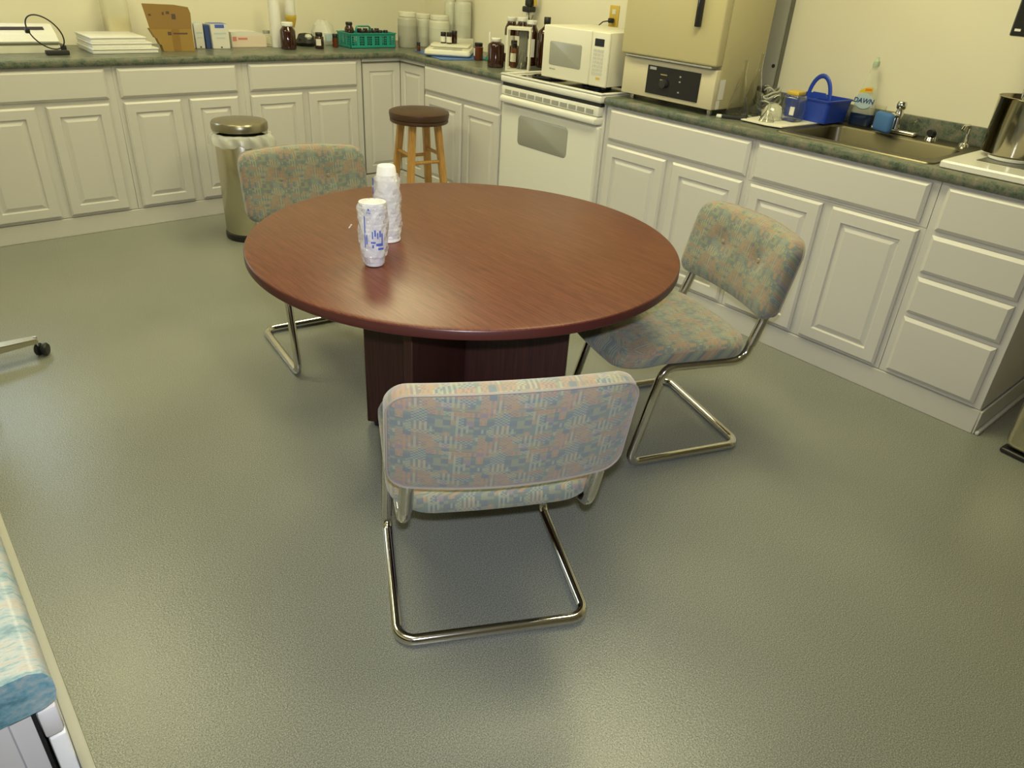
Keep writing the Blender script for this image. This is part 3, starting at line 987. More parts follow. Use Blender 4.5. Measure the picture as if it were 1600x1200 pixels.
# ------------------------------------------------------------------ stool
t = thing('stool', 'wooden stool with round brown vinyl seat in front of the corner cabinet', 'stool', (-.352, -.752, 0), R(-9))
SH = .66
g = G().lathe([(0, SH - .045), (.170, SH - .045), (.175, SH - .040), (.175, SH - .028), (.171, SH - .024), (.176, SH - .020), (.180, SH + .002), (.178, SH + .014), (.165, SH + .020), (.08, SH + .026), (0, SH + .027)], seg=56)
obj('seat', g, M['leather'], t)
legs = []
for k in range(4):
    a = PI / 4 + k * PI / 2
    tp = Vector((.115 * math.cos(a), .115 * math.sin(a), SH - .046))
    bt = Vector((.190 * math.cos(a), .190 * math.sin(a), 0.0))
    g = G()
    ux = Vector((math.cos(a + PI / 4), math.sin(a + PI / 4), 0))
    uy = Vector((-ux.y, ux.x, 0))
    vs = []
    for P in (bt, tp):
        vs.append([g.bm.verts.new(P + ux * sx * .019 + uy * sy * .019) for sx, sy in ((1, 1), (-1, 1), (-1, -1), (1, -1))])
    for i in range(4):
        g.bm.faces.new([vs[0][i], vs[0][(i + 1) % 4], vs[1][(i + 1) % 4], vs[1][i]])
    g.bm.faces.new(vs[0])
    g.bm.faces.new(vs[1])
    bmesh.ops.bevel(g.bm, geom=list(g.bm.edges), offset=.004, segments=2, affect='EDGES')
    obj('leg', g, M['wood'], t)
    legs.append((bt, tp))
for k in range(4):
    for zz_ in ((.435,) if k % 2 else (.395,)):
        A, B = legs[k], legs[(k + 1) % 4]
        pa = A[0].lerp(A[1], zz_ / (SH - .046))
        pb = B[0].lerp(B[1], zz_ / (SH - .046))
        d_ = (pb - pa).normalized() * .018
        obj('rung', G().tube([pa + d_, pb - d_], .0105, 10), M['wood'], t)

# ------------------------------------------------------------------ steel trash cans
t = thing('trash_can', 'round stainless steel trash can with plastic liner, behind the far chair', 'trash can', (-1.345, -.480, 0))
obj('can_body', G().lathe([(.137, .036), (.140, .04), (.140, .560), (.138, .565)], seg=64), M['steel'], t)
obj('base_ring', G().lathe([(0, .0), (.140, .0), (.1445, .006), (.1445, .034), (.139, .0375), (0, .037)], seg=64), M['black'], t)
g = G().lathe([(.138, .600), (.1475, .602), (.149, .608), (.149, .636), (.143, .646), (.10, .653), (0, .655)], seg=64)
obj('lid', g, M['steel_lid'], t)
g = G()
N = 96
rings = []
for (rr, zz_, amp) in ((.141, .588, .001), (.153, .585, .004), (.160, .570, .007), (.158, .545, .008), (.152, .530, .006)):
    ring = []
    for i in range(N):
        a = 2 * PI * i / N
        sag = .022 * max(0, math.cos(a - R(-35))) ** 3 + .006 * math.sin(a * 7) + .004 * math.sin(a * 17 + 1)
        flare = .020 * max(0, math.cos(a - R(200))) ** 4 + .024 * max(0, math.cos(a - R(-25))) ** 3
        k_ = (.60 - zz_) / .07
        r_ = rr + amp * math.sin(a * 13 + zz_ * 60) + flare * k_
        ring.append(g.bm.verts.new((r_ * math.cos(a), r_ * math.sin(a), zz_ - sag * k_)))
    rings.append(ring)
for a, b in zip(rings[:-1], rings[1:]):
    for i in range(N):
        g.bm.faces.new([a[i], a[(i + 1) % N], b[(i + 1) % N], b[i]])
obj('bin_liner', g, M['bag'], t, ang=60)
t = thing('trash_can', 'small rectangular steel bin with black base past the end of the cabinets', 'trash can', (.085, -4.235, 0), R(-6))
obj('bin_body', G().box(-.145, .145, -.10, .10, .022, .40, .035, 5), M['steel'], t)
obj('base_rim', G().box(-.1455, .1455, -.1005, .1005, 0, .0215, .010, 3), M['black'], t)
obj('lid', G().box(-.148, .148, -.103, .103, .402, .43, .012, 3), M['black'], t)

# ------------------------------------------------------------------ pale worktop cabinet at the lower left
t = thing('base_cabinet', 'white drawer cabinet under the pale marbled worktop at lower left', 'cabinet', (-2.95, -4.05, 0), 0)
g = G().box(-.60, -.0465, 0, 1.50, .0, .8775).box(-.0465, -.030, .004, 1.50, .0, .8775)
obj('cabinet_body', g, M['cab'], t, smooth=False)
obj('body_seam', G().box(-.0475, -.0462, -.0008, .0002, .10, .8770), M['greyprint'], t, smooth=False)
obj('drawer_front', G().box(-.0265, -.010, 0, 1.49, .838, .874, .004, 2), M['cab'], t)
obj('drawer_front', G().box(-.0245, -.010, 0.001, 1.49, .40, .8355, .003, 2), M['whiteplastic'], t)
obj('shadow_gap', G().box(-.0299, -.027, .0005, 1.48, .10, .8770), M['black'], t, smooth=False)
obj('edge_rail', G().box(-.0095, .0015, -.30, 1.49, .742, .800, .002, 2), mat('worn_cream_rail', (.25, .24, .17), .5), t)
o_ = t
t = thing('worktop', 'pale blue and cream marbled worktop at the lower left edge', 'worktop', (-2.95, -4.05, 0))
cp_ = [(-.62, .8785), (-.020, .8785), (-.009, .883), (-.0065, .895), (-.0065, .908), (-.012, .920), (-.022, .925), (-.62, .925)]
g = G().poly(cp_, .0, 1.52, 'y')
obj('worktop_slab', g, M['counter_near'], t, ang=50)
g = G().poly([(x + (.0004 if x > -.1 else 0), z_) for x, z_ in cp_], -.0016, -.0001, 'y')
obj('end_cap', g, M['counter_near_end'], t, smooth=False)

# ------------------------------------------------------------------ office chair base with castors at the left edge
HB = Vector((-2.985, -1.405, 0))
HB = Vector((-3.05, -1.485, 0))
t = thing('office_chair', 'office chair with grey metal star base and black castor at left edge', 'chair', HB)
a0 = R(5.3)
g = G().lathe([(0, .05), (.035, .05), (.035, .105), (.022, .12), (.022, .40), (0, .40)], seg=20)
obj('column', g, M['black'], t)
obj('seat', G().slab(-.21, .21, -.21, .21, [(.03, .40), (0, .41), (0, .45), (.03, .47), (.1, .475)], .08, 6, None, 'xy'), M['black'], t)
obj('backrest', G().box(-.20, -.16, -.18, .18, .55, .90, .02, 3), M['black'], t)
for k in range(5):
    a = a0 + k * 2 * PI / 5
    Tm = Matrix.Rotation(a, 4, 'Z')
    g = G()
    vs = []
    for (x, hw, z0, z1) in ((.02, .036, .055, .100), (.18, .030, .060, .094), (.410, .021, .062, .082)):
        vs.append([g.bm.verts.new((x, s * hw, z_)) for s, z_ in ((1, z1), (-1, z1), (-1, z0), (1, z0))])
    for p, q in zip(vs[:-1], vs[1:]):
        for i in range(4):
            g.bm.faces.new([p[i], p[(i + 1) % 4], q[(i + 1) % 4], q[i]])
    g.bm.faces.new(vs[0])
    g.bm.faces.new(vs[-1])
    bmesh.ops.bevel(g.bm, geom=list(g.bm.edges), offset=.003, segments=2, affect='EDGES')
    g.xf(Tm)
    l = obj('leg', g, M['steel'], t)
    g = G().tube([Tm @ Vector((.407, 0, .086)), Tm @ Vector((.410, 0, .045))], .006, 10)
    obj('castor_stem', g, M['post'], l)
    g = G()
    W = Matrix.Translation(Tm @ Vector((.420, 0, .0265))) @ Matrix.Rotation(a + .9, 4, 'Z') @ Matrix.Rotation(PI / 2, 4, 'X')
    for s in (-1, 1):
        g.lathe([(0, s * .004), (.020, s * .004), (.0255, s * .007), (.0262, s * .016), (.021, s * .022), (0, s * .024)], seg=24, T=W)
    g.lathe([(0, -.003), (.012, -.003), (.012, .003), (0, .003)], seg=12, T=W)
    obj('castor', g, M['black'], l)

# ================================================================== things on the back worktop
Z = CT + .0006


def bottle(label, x, y, r, h, glass, cap, group=None, lab=None, neck=.45, shoulder=.70, caph=.14, name='bottle', rz=0.0, z=Z):
    t = thing(name, label, name.replace('_', ' '), (x, y, z), rz, group)
    hn = h * (1 - caph)
    hs = h * shoulder
    prof = [(0, .001), (r * .9, 0), (r, .004), (r, hs), (r * .93, hs + (hn - hs) * .3), (r * neck * 1.1, hs + (hn - hs) * .75), (r * neck, hn - .002), (r * neck, hn + .002), (0, hn + .002)]
    obj('glass_body', G().lathe(prof, seg=28), glass, t)
    cr = r * neck * 1.22
    obj('cap', G().lathe([(cr * .9, hn - .004), (cr, hn), (cr, h - .003), (cr * .9, h), (0, h)], seg=24), cap, t)
    if lab:
        a0_, a1_, z0_, z1_ = lab
        g = G()
        k = 10
        for i in range(k):
            A, B = a0_ + (a1_ - a0_) * i / k, a0_ + (a1_ - a0_) * (i + 1) / k
            g.bm.faces.new([g.bm.verts.new(((r + .0008) * math.cos(q_), (r + .0008) * math.sin(q_), h * zz_)) for q_, zz_ in ((A, z0_), (B, z0_), (B, z1_), (A, z1_))])
        obj('label', g, M['label'], t, smooth=False)
    return t


# vacuum sealer and its cable
t = thing('vacuum_sealer', 'long white vacuum sealer with a dark stripe at the far left of the back worktop', 'appliance', (-2.40, .38, Z), R(-1))
obj('sealer_base', G().poly([(-.10, 0), (.12, 0), (.12, .05), (-.10, .035)], -.28, .42, 'x', T=Matrix.Identity(4)), M['creamplastic'], t)
obj('lid_shadow_bar', G().box(-.275, .415, -.094, .11, .0355, .050), M['shadowdark'], t, smooth=False)  # dark box put in as the shadow line between lid and base
g = G().poly([(-.095, .047), (.118, .0555), (.12, .125), (.04, .128), (-.06, .085), (-.10, .055)], -.28, .42, 'x')
lid = obj('sealer_lid', g, M['whiteplastic'], t, smooth=False)
Tl = Matrix.Translation((0, -.012, .1085)) @ Matrix.Rotation(math.atan2(.043, .10), 4, 'X')
obj('dark_stripe', G().box(-.275, .375, -.008, .018, -.0006, .0022, T=Tl), M['stripe'], lid, smooth=False)
obj('end_block', G().box(.421, .450, -.10, .10, 0, .035, .004, 2), M['black'], t)
t = thing('power_cord', 'black coiled cable looped in front of the vacuum sealer', 'cord', (-2.055, .155, Z))
g = G()
pts = []
for i in range(40):
    a = 2 * PI * i / 40
    pts.append((.080 * math.cos(a) - .015 * math.sin(a), .03 - .03 * math.sin(a), .108 + .080 * math.sin(a) - .026 * math.cos(a)))
g.tube(pts, .0035, 8, True)
obj('cable_loop', g, M['black'], t)
obj('cable_tie', G().box(-.092, -.070, .008, .030, .105, .130, .004, 2), M['black'], t)
g = G().box(-.02, .09, .005, .045, 0, .022, .004, 2)
obj('plug_block', g, M['rubber'], t)

# stacked white trays
for i, (wd, zz_) in enumerate(((.350, 0), (.318, .0275), (.292, .055))):
    t = thing('white_tray', ['widest white tray, at the bottom of the stack beside the cardboard box', 'middle white tray of the stack beside the cardboard box', 'topmost white tray of the stack beside the cardboard box'][i], 'tray', (-1.678 - i * .012, .330 + i * .010, Z + zz_), 0, 'stack of white trays')
    obj('tray_body', G().box(-wd / 2 + .004, wd / 2 - .004, -.16 + .004, .16 - .004, 0, .018, .003, 2), M['whiteplastic'], t)
    obj('tray_rim', G().box(-wd / 2, wd / 2, -.16, .16, .0185, .0270, .003, 2), M['whiteplastic'], t)
t = thing('jug', 'pale translucent jug of yellow liquid behind the white trays', 'jug', (-1.60, .555, Z))
obj('jug_body', G().slab(-.068, .068, -.05, .05, [(.01, 0), (0, .008), (0, .26), (.02, .30), (.035, .34)], .025, 5, None, 'xy'), M['jug'], t)
obj('liquid', G().slab(-.064, .064, -.046, .046, [(.008, .006), (0, .012), (0, .15), (.001, .151)], .022, 5, None, 'xy'), M['yellowliq'], t)
obj('cap', G().lathe([(.022, .341), (.022, .365), (0, .366)], seg=20), M['whiteplastic'], t)

# cardboard box with its flap up
t = thing('cardboard_box', 'open brown cardboard box with a raised flap on the back worktop', 'box', (-1.385, .262, Z), R(-3))
g = G()
g.poly([(-.070, 0), (.105, 0), (.103, .118), (-.128, .118), (-.105, .07), (-.098, .07), (-.085, .035), (-.078, .035)], -.03, .03, 'y')
obj('box_body', g, M['cardboard'], t, smooth=False)
g = G().poly([(-.128, .1185), (.103, .1185), (.108, .20), (.098, .232), (.02, .243), (-.150, .247)], -.0285, -.0245, 'y', T=Matrix.Translation((0, 0, 0)))
fl_ = obj('box_flap', g, M['cardboard2'], t, smooth=False)
obj('printed_marks', G().box(.0, .022, -.0293, -.0286, .168, .196).box(-.050, -.040, -.0293, -.0286, .190, .205).box(-.028, -.010, -.0293, -.0286, .195, .209).box(-.125, -.110, -.0293, -.0286, .185, .195), M['ink'], fl_, smooth=False)
obj('printed_marks', G().box(-.035, -.015, -.0308, -.0301, .085, .103).box(-.005, .075, -.0308, -.0301, .090, .098), M['ink'], t, smooth=False)
obj('packing_tape', G().box(-.013, .030, -.0306, -.0301, .001, .117), mat('packing_tape', (.28, .16, .045), .3), t, smooth=False)

# cartons
ct = [('slim white carton touching the cardboard box', -1.258, .40, .046, .105, .137, 0), ('second slim white carton from the cardboard box', -1.202, .395, .052, .105, .137, 0), ('dark blue slim carton between the white cartons', -1.157, .385, .030, .105, .130, 1), ('wide white carton with blue top print beside the pink carton', -1.086, .365, .105, .105, .137, 2)]
for (lab, x, y, wd, dp, h, kd) in ct:
    t = thing('carton', lab, 'carton', (x, y, Z), R(-2), 'small cartons on the back worktop')
    obj('carton_body', G().box(-wd / 2, wd / 2, -dp / 2, dp / 2, 0, h, .0015, 1), M['navy'] if kd == 1 else M['label'], t)
    if kd != 1:
        g = G().box(-wd * .46, wd * .46, -dp * .46, dp * .46, h + .0002, h + .0009)
        obj('top_print', g, M['blueprint'] if kd == 2 else M['pale'], t, smooth=False)
        g = G().box(-wd * .35, wd * .35, -dp / 2 - .0008, -dp / 2 - .0001, h * .60, h * .66).box(-wd * .25, wd * .25, -dp / 2 - .0008, -dp / 2 - .0001, h * .42, h * .46)
        obj('front_print', g, M['pale'], t, smooth=False)
        if kd == 2:
            obj('front_blue_print', G().box(-.028, .028, -dp / 2 - .0008, -dp / 2 - .0001, h * .84, h * .98), M['blueprint'], t, smooth=False)
        g = G().box(-.005, .005, -dp / 2 - .0008, -dp / 2 - .0001, .004, .012)
        obj('corner_dot', g, M['ink'], t, smooth=False)
t = thing('tissue_carton', 'low wide pinkish white carton left of the paper towel roll', 'carton', (-.885, .43, Z), R(-1))
g = G().poly([(-.112, 0), (.112, 0), (.112, .072), (.05, .088), (-.06, .092), (-.112, .086)], -.06, .06, 'y')
obj('carton_body', g, M['label'], t, smooth=False)
obj('pink_panel', G().box(-.110, .111, -.0608, -.0601, .002, .066), M['pinkbox'], t, smooth=False)
obj('red_print', G().box(-.105, -.080, -.0615, -.0609, .035, .060).box(-.070, -.010, -.0615, -.0609, .042, .055), M['redprint'], t, smooth=False)
t = thing('glass_jar', 'small clear glass jar between the pinkish carton and paper roll', 'jar', (-.745, .42, Z))
obj('jar_glass', G().lathe([(0, .002), (.026, 0), (.028, .006), (.028, .05), (.02, .066), (.02, .075), (.018, .075), (.018, .066), (.0255, .05), (.0255, .006), (0, .005)], seg=24), M['glass'], t)
obj('lid', G().lathe([(.022, .074), (.022, .092), (0, .093)], seg=20), M['wiregrey'], t)
t = thing('paper_roll', 'tall white paper roll standing behind the large amber bottle', 'paper roll', (-.705, .36, Z))
obj('roll', G().lathe([(0, 0), (.036, 0), (.036, .285), (.030, .285), (.030, .279), (0, .279)], seg=32), M['whiteplastic'], t)
bottle('large amber bottle with white cap in front of the paper roll', -.685, .235, .048, .156, M['amber'], M['whiteplastic'], lab=None, neck=.62, shoulder=.66, caph=.13)
t = thing('squeeze_bottle', 'tall pale bottle with a yellow collar behind the large amber bottle', 'bottle', (-.535, .49, Z))
obj('bottle_body', G().lathe([(0, 0), (.022, 0), (.024, .006), (.018, .10), (.020, .16), (.032, .17), (.034, .19), (.034, .33), (0, .33)], seg=24), M['whiteplastic'], t)
obj('collar', G().lathe([(.0215, .105), (.036, .155), (.0365, .175), (.0345, .178)], seg=24), M['yellow'], t)
t = thing('rubber_bag', 'black bulging rubber bag with a pale knob beside the large amber bottle', 'bag', (-.485, .40, Z))
g = G().lathe([(0, 0), (.06, 0), (.072, .02), (.060, .05), (.04, .066), (0, .07)], seg=18)
rnd = random.Random(5)
for v in g.bm.verts:
    v.co *= 1 + rnd.uniform(-.12, .12)
    v.co.z = max(v.co.z, 0)
obj('bag_body', g, M['black'], t)
obj('pale_knob', G().lathe([(0, 0), (.018, .004), (.024, .018), (.018, .032), (0, .036)], (0, -.045, .040), 16), M['jar'], t)
t = thing('plastic_bag', 'crumpled clear plastic bag behind the small amber bottles', 'bag', (-.315, .47, Z))
g = G().lathe([(0, 0), (.06, 0), (.078, .03), (.080, .075), (.06, .12), (.03, .15), (0, .158)], seg=22)
for v in g.bm.verts:
    a = math.atan2(v.co.y, v.co.x)
    f = 1 + .08 * math.sin(5 * a + 40 * v.co.z) + rnd.uniform(-.08, .08)
    v.co.x *= f
    v.co.y *= f
obj('bag_film', g, M['bag'], t, ang=20)
obj('bag_print', G().box(-.03, .03, -.094, -.088, .03, .07), M['pale'], t, smooth=False)
bottle('small amber bottle with a white label, in front of the plastic bag', -.480, .215, .029, .098, M['amber'], M['black'], lab=(R(-160), R(-95), .22, .62), neck=.66, shoulder=.72, caph=.17)
bottle('tiny amber bottle touching the teal basket', -.326, .285, .020, .082, M['amberlit'], M['black'], neck=.75, shoulder=.70, caph=.28)

# teal basket with bottles
t = thing('basket', 'teal plastic basket with a handle, full of small bottles', 'basket', (-.085, .285, Z), R(0))
BW, BD, BH = .175, .090, .092


def bwall(g, L, flip):
    """wall of the basket with columns of slots; along local x, outer face at y=0"""
    g.box(-L, L, 0, .003, 0, .018)
    g.box(-L, L, 0, .003, BH - .020, BH)
    g.box(-L - .004, L + .004, -.006, .006, BH - .0055, BH + .001)
    nblk = max(2, int(L * 2 / .052))
    bw = 2 * L / nblk
    for i in range(nblk):
        x0 = -L + i * bw
        g.box(x0, x0 + bw * .20, 0, .003, .0181, BH - .0201)
        g.box(x0 + bw * .80, x0 + bw, 0, .003, .0181, BH - .0201)
        for k in range(1, 3):
            xx = x0 + bw * (.20 + .6 * k / 3)
            g.box(xx - .0016, xx + .0016, 0, .003, .0181, BH - .0201)
        for k in range(1, 4):
            z_ = .018 + (BH - .038) * k / 4
            g.box(x0 + bw * .2, x0 + bw * .8, .0003, .0027, z_ - .0016, z_ + .0016)
    return g


g = G()
g.box(-BW, BW, -BD, BD, 0, .003)
for (L, T_) in ((BW, Matrix.Translation((0, -BD, 0))), (BW, Matrix.Translation((0, BD, 0)) @ Matrix.Rotation(PI, 4, 'Z')),
                (BD, Matrix.Translation((-BW, 0, 0)) @ Matrix.Rotation(-PI / 2, 4, 'Z')), (BD, Matrix.Translation((BW, 0, 0)) @ Matrix.Rotation(PI / 2, 4, 'Z'))):
    q = G()
    bwall(q, L, 0)
    q.xf(T_)
    me_ = bpy.data.meshes.new('tmp')
    q.bm.to_mesh(me_)
    g.bm.from_mesh(me_)
    bpy.data.meshes.remove(me_)
obj('basket_body', g, M['teal'], t, smooth=False)
obj('handle', G().tube(fillet([(-.080, -.0, BH - .004), (-.080, .0, .128), (.03, .0, .128), (.03, .0, BH - .004)], .02), .005, 8, ry=.009), M['teal'], t)
rnd = random.Random(2)
bs = [(-.132, .0, .031, .150, 'amber bottle standing highest at the left end inside the teal basket')]
for i in range(5):
    bs.append((-.055 + i * .045, -.045, .018, .104, '%s black-capped bottle from the left in the front row inside the teal basket' % ('first', 'second', 'third', 'fourth', 'fifth')[i]))
for i in range(4):
    bs.append((-.035 + i * .046, .035, .019, .108, '%s black-capped bottle from the left in the back row inside the teal basket' % ('first', 'second', 'third', 'fourth')[i]))
for i, (x, y, r_, h, lab) in enumerate(bs):
    bottle(lab, -.085 + x, .285 + y, r_, h, M['amber'], M['black'], 'bottles in the teal basket', neck=.72 if i else .6, shoulder=.7, caph=.2 if i else .1, z=Z + .0035)

# jars in the corner
def jar(label, x, y, r, h, body, z=Z, capr=.9):
    t = thing('jar', label, 'jar', (x, y, z), 0, 'wide plastic jars in the corner')
    obj('jar_body', G().lathe([(0, 0), (r * .93, 0), (r, .008), (r, h * .78), (r * .93, h * .84), (r * .80, h * .87), (0, h * .87)], seg=36), body, t)
    obj('lid', G().lathe([(r * capr * .95, h * .86), (r * capr, h * .875), (r * capr, h * .985), (r * capr * .95, h), (0, h)], seg=36), M['creamplastic'], t)
    obj('jar_label', G().lathe([(r + .0006, h * .30), (r + .0006, h * .62)], seg=36), mat('faded_label', tuple(.9 * a for a in body.node_tree.nodes['Principled BSDF'].inputs['Base Color'].default_value[:3]), .5), t)
    return t


jar('grey filled wide jar at the left of the corner jars', .205, .215, .068, .225, M['jargrey'])
jar('milky jar half hidden between the grey jar and its front neighbour', .360, .255, .062, .212, M['jar'])
jar('milky wide jar standing directly behind the small scale', .385, .085, .072, .215, M['jar'])
t = thing('storage_box', 'white box under the two tallest jars in the corner', 'box', (.535, .085, Z), R(90))
obj('box_body', G().box(-.12, .12, -.065, .065, 0, .075, .006, 2), M['creamplastic'], t)
jar('tallest slender jar in the corner, left one on the white box', .525, .145, .046, .26, M['jar'], Z + .0755)
jar('tallest wide jar in the corner, right one on the white box', .545, .025, .058, .27, M['jar'], Z + .0755)

# blue pad and small scale
o = obj('blue_pad', G().box(-.18, .20, -.25, .24, 0, .004, .001, 1), M['bluepad'], loc=(.235, -.27, Z), rz=R(-12))
tag(o, 'blue absorbent pad under the small scale', 'pad')
t = thing('kitchen_scale', 'cream bench scale on the blue pad in the corner', 'scale', (.225, -.262, Z + .0045), R(-42))
g = G().poly([(-.16, 0.012), (.10, .012), (.105, .03), (.02, .052), (-.06, .058), (-.16, .066)], -.105, .105, 'x')
g = G()
g.slab(-.150, .150, -.17, .17, [(.008, .006), (0, .014), (0, .030), (.006, .040), (.010, .041)], .02, 4, None, 'xy')
obj('scale_base', g, M['creamplastic'], t)
obj('weighing_pan', G().slab(-.13, .13, -.01, .16, [(.006, .042), (0, .046), (0, .056), (.006, .059)], .015, 4, None, 'xy'), M['creamplastic'], t)
obj('display', G().box(-.10, .09, -.135, -.035, .0415, .043, .001, 1), M['greyscreen'], t)
obj('scale_feet', G().box(-.135, .135, -.155, .155, 0, .0055), M['navy'], t)
sx, sy = .235, -.262
bottle('tiny amber vial with black cap at the left of the small scale', .115, -.055, .012, .060, M['amberlit'], M['black'], neck=.8, shoulder=.6, caph=.35)
TS = Matrix.Translation((sx, sy, 0)) @ Matrix.Rotation(R(-42), 4, 'Z')
for i, (x, y, h, lab) in enumerate([(-.060, .075, .068, 'white-labelled amber bottle at left on the scale pan'), (-.018, .055, .070, 'white-labelled amber bottle in the middle on the scale pan'), (.012, .095, .078, 'tallest amber bottle at the back right on the scale pan')]):
    P = TS @ Vector((x, y, 0))
    bottle(lab, P.x, P.y, .019, h, M['amber'], M['black'], None, lab=(R(150), R(290), .12, .62) if i < 2 else None, neck=.8, shoulder=.72, caph=.24, z=Z + .0645)
bottle('medium amber bottle standing before the green funnel near the cooker', .262, -.526, .030, .103, M['amberlit'], M['black'], lab=(R(120), R(185), .25, .7), neck=.72, shoulder=.74, caph=.18)
t = thing('funnel', 'green plastic funnel lying between the medium and the large amber bottles', 'funnel', (.34, -.565, Z))
obj('funnel_cone', G().lathe([(.045, .0), (.046, .004), (.012, .052), (.009, .085), (.007, .085), (.010, .052), (.043, .004)], seg=24, close=True), M['green'], t)
obj('rod', G().tube([(.03, .05, .004), (.05, .09, .16)], .006, 8), M['whiteplastic'], t)
# big amber bottles (left of the cooker)
bottle('large amber bottle with white cap at the left of the clear display case', .150, -.840, .050, .162, M['amber'], M['whiteplastic'], neck=.50, shoulder=.76, caph=.10)
bottle('dark amber bottle hidden between the large amber bottle and the display case', .275, -.860, .040, .150, M['amber'], M['black'], neck=.4, shoulder=.72, caph=.14)

# clear case with bottles behind
t = thing('display_case', 'clear acrylic case with cream frame beside the microwave', 'case', (.195, -.998, Z), R(-45))
CW2, CD2, CH2 = .14, .14, .235
g = G()
hw = CW2 / 2
for (x, y) in ((-hw, -hw), (hw - .01, -hw), (-hw, hw - .01), (hw - .01, hw - .01)):
    g.box(x, x + .010, y, y + .010, .012, CH2 - .012)
g.box(-hw, hw, -hw, hw, 0, .0119).box(-hw, hw, -hw, hw, CH2 - .0119, CH2)
obj('case_frame', g, M['creamplastic'], t, smooth=False)
obj('case_pane', G().box(-hw + .0101, hw - .0101, -hw + .002, -hw + .005, .0121, CH2 - .0121), M['acrylic'], t, smooth=False)
obj('side_panel', G().box(hw - .006, hw - .003, -hw + .0101, hw - .0101, .0121, CH2 - .0121), M['creamplastic'], t, smooth=False)
bottle('small amber bottle with label inside the clear case', .180, -.975, .022, .135, M['amberlit'], M['black'], lab=(R(120), R(260), .25, .6), neck=.6, shoulder=.7, caph=.15, z=Z + .0125)
t = thing('flask', 'small conical glass flask inside the clear case', 'flask', (.195, -1.030, Z + .0125))
obj('flask_glass', G().lathe([(0, .001), (.030, 0), (.032, .005), (.012, .07), (.010, .095), (.008, .095), (.0105, .07), (.029, .006), (0, .003)], seg=24), M['glass'], t)
t = thing('grey_cartridge', 'grey square box inside the clear case', 'box', (.240, -.985, Z + .0125), R(-45))
obj('box_body', G().box(-.025, .025, -.028, .028, .0, .20, .003, 1), M['greyprint'], t)
for i, (x, y, h, r_, cap, lab) in enumerate([(.435, -.640, .262, .043, 'whiteplastic', 'white-capped amber bottle behind the left corner of the clear case'),
                                             (.445, -.732, .268, .044, 'whiteplastic', 'white-capped amber bottle behind the middle of the clear case'),
                                             (.445, -.824, .258, .044, 'whiteplastic', 'white-capped amber bottle behind the right of the clear case')]):
    bottle(lab, x, y, r_, h, M['amber'], M[cap], None, lab=(R(150), R(260), .2, .6), neck=.6, shoulder=.72, caph=.08)
bottle('narrow-necked amber bottle behind the right side of the clear case', .470, -.935, .052, .285, M['amber'], M['black'], neck=.33, shoulder=.66, caph=.13)
# gauge clutter
t = thing('gauge_stand', 'black clamp and coiled wires on a pale post behind the clear case', 'lab stand', (.565, -.650, Z))
obj('post', G().lathe([(0, 0), (.032, 0), (.032, .012), (.016, .016), (.016, .29), (0, .29)], seg=20), M['creamplastic'], t)
obj('clamp', G().box(-.035, .035, -.03, .03, .291, .325, .008, 2).box(-.022, .03, -.02, .02, .326, .365, .008, 2), M['black'], t)
g = G()
for k in range(3):
    g.tube([(.01 * k + .055 * math.cos(a * PI / 12), .065 * math.cos(a * PI / 12) * (1 - .2 * k), .30 + .055 * math.sin(a * PI / 12)) for a in range(24)], .0025, 6, True)
obj('wire_coil', g, M['black'], t)
obj('yellow_tube', G().tube([(.02, -.035, .33), (.02, -.035, .50)], .010, 8), M['yellow'], t)

# ================================================================== things round the sink
def flask(label, x, y, r, h):
    t = thing('conical_flask', label, 'flask', (x, y, Z), 0, 'tall glass flasks')
    obj('flask_glass', G().lathe([(0, .001), (r * .92, 0), (r, .008), (r * .93, .022), (r * .22, h * .72), (r * .19, h * .96), (r * .25, h), (r * .22, h), (r * .165, h * .95), (r * .19, h * .72), (r * .87, .022), (r * .90, .007), (0, .004)], seg=32), M['glass'], t)


flask('tall conical glass flask standing nearest the incubator corner', .165, -2.585, .052, .245)
flask('tall conical glass flask behind the first, close to the incubator side', .275, -2.590, .052, .270)
t = thing('glassware_pile', 'pile of glass dishes and white cords beside the incubator', 'glassware', (.395, -2.606, Z))
g = G()
for k, (x, y, z_, r_, tx) in enumerate([(0, 0, .02, .055, .3), (.01, -.03, .055, .05, .9), (-.03, .03, .06, .045, -.7), (.02, .02, .085, .04, .2)]):
    T_ = Matrix.Translation((x, y, z_ + .02)) @ Matrix.Rotation(tx, 4, 'X') @ Matrix.Rotation(tx * .5, 4, 'Y')
    g.lathe([(0, -.018), (r_ * .9, -.018), (r_, -.012), (r_, .016), (r_ - .003, .016), (r_ - .003, -.012), (0, -.014)], seg=24, T=T_)
obj('glass_dishes', g, M['glass'], t)
g = G()
for k in range(11):
    rr = .042 + .016 * math.sin(k * 1.9)
    g.tube([(rr * math.cos(a * PI / 12) - .01, rr * .8 * math.sin(a * PI / 12), .018 + .010 * math.sin(a * PI / 4 + k) + .0095 * k) for a in range(24)], .0048, 6, True)
obj('white_cords', g, mat('grey_cord', (.42, .41, .34), .4), t)
obj('black_clip', G().box(-.06, -.03, .01, .05, .10, .125, .004, 1), M['black'], t)
o = obj('white_cloth', G().poly([(.095, -2.660), (.085, -2.800), (.105, -2.862), (.30, -2.875), (.545, -2.885), (.56, -2.70), (.30, -2.65)], CT + .0064, CT + .0105, 'z'), M['towel'], smooth=False)
tag(o, 'white cloth spread under the glass jar and blue caddy by the sink', 'cloth')
t = thing('spatula', 'dark flat tool with a white tip at the front worktop edge', 'tool', (.105, -2.612, Z), R(-60))
obj('tool_handle', G().box(-.05, .06, -.010, .010, 0, .016, .005, 2), M['rubber'], t)
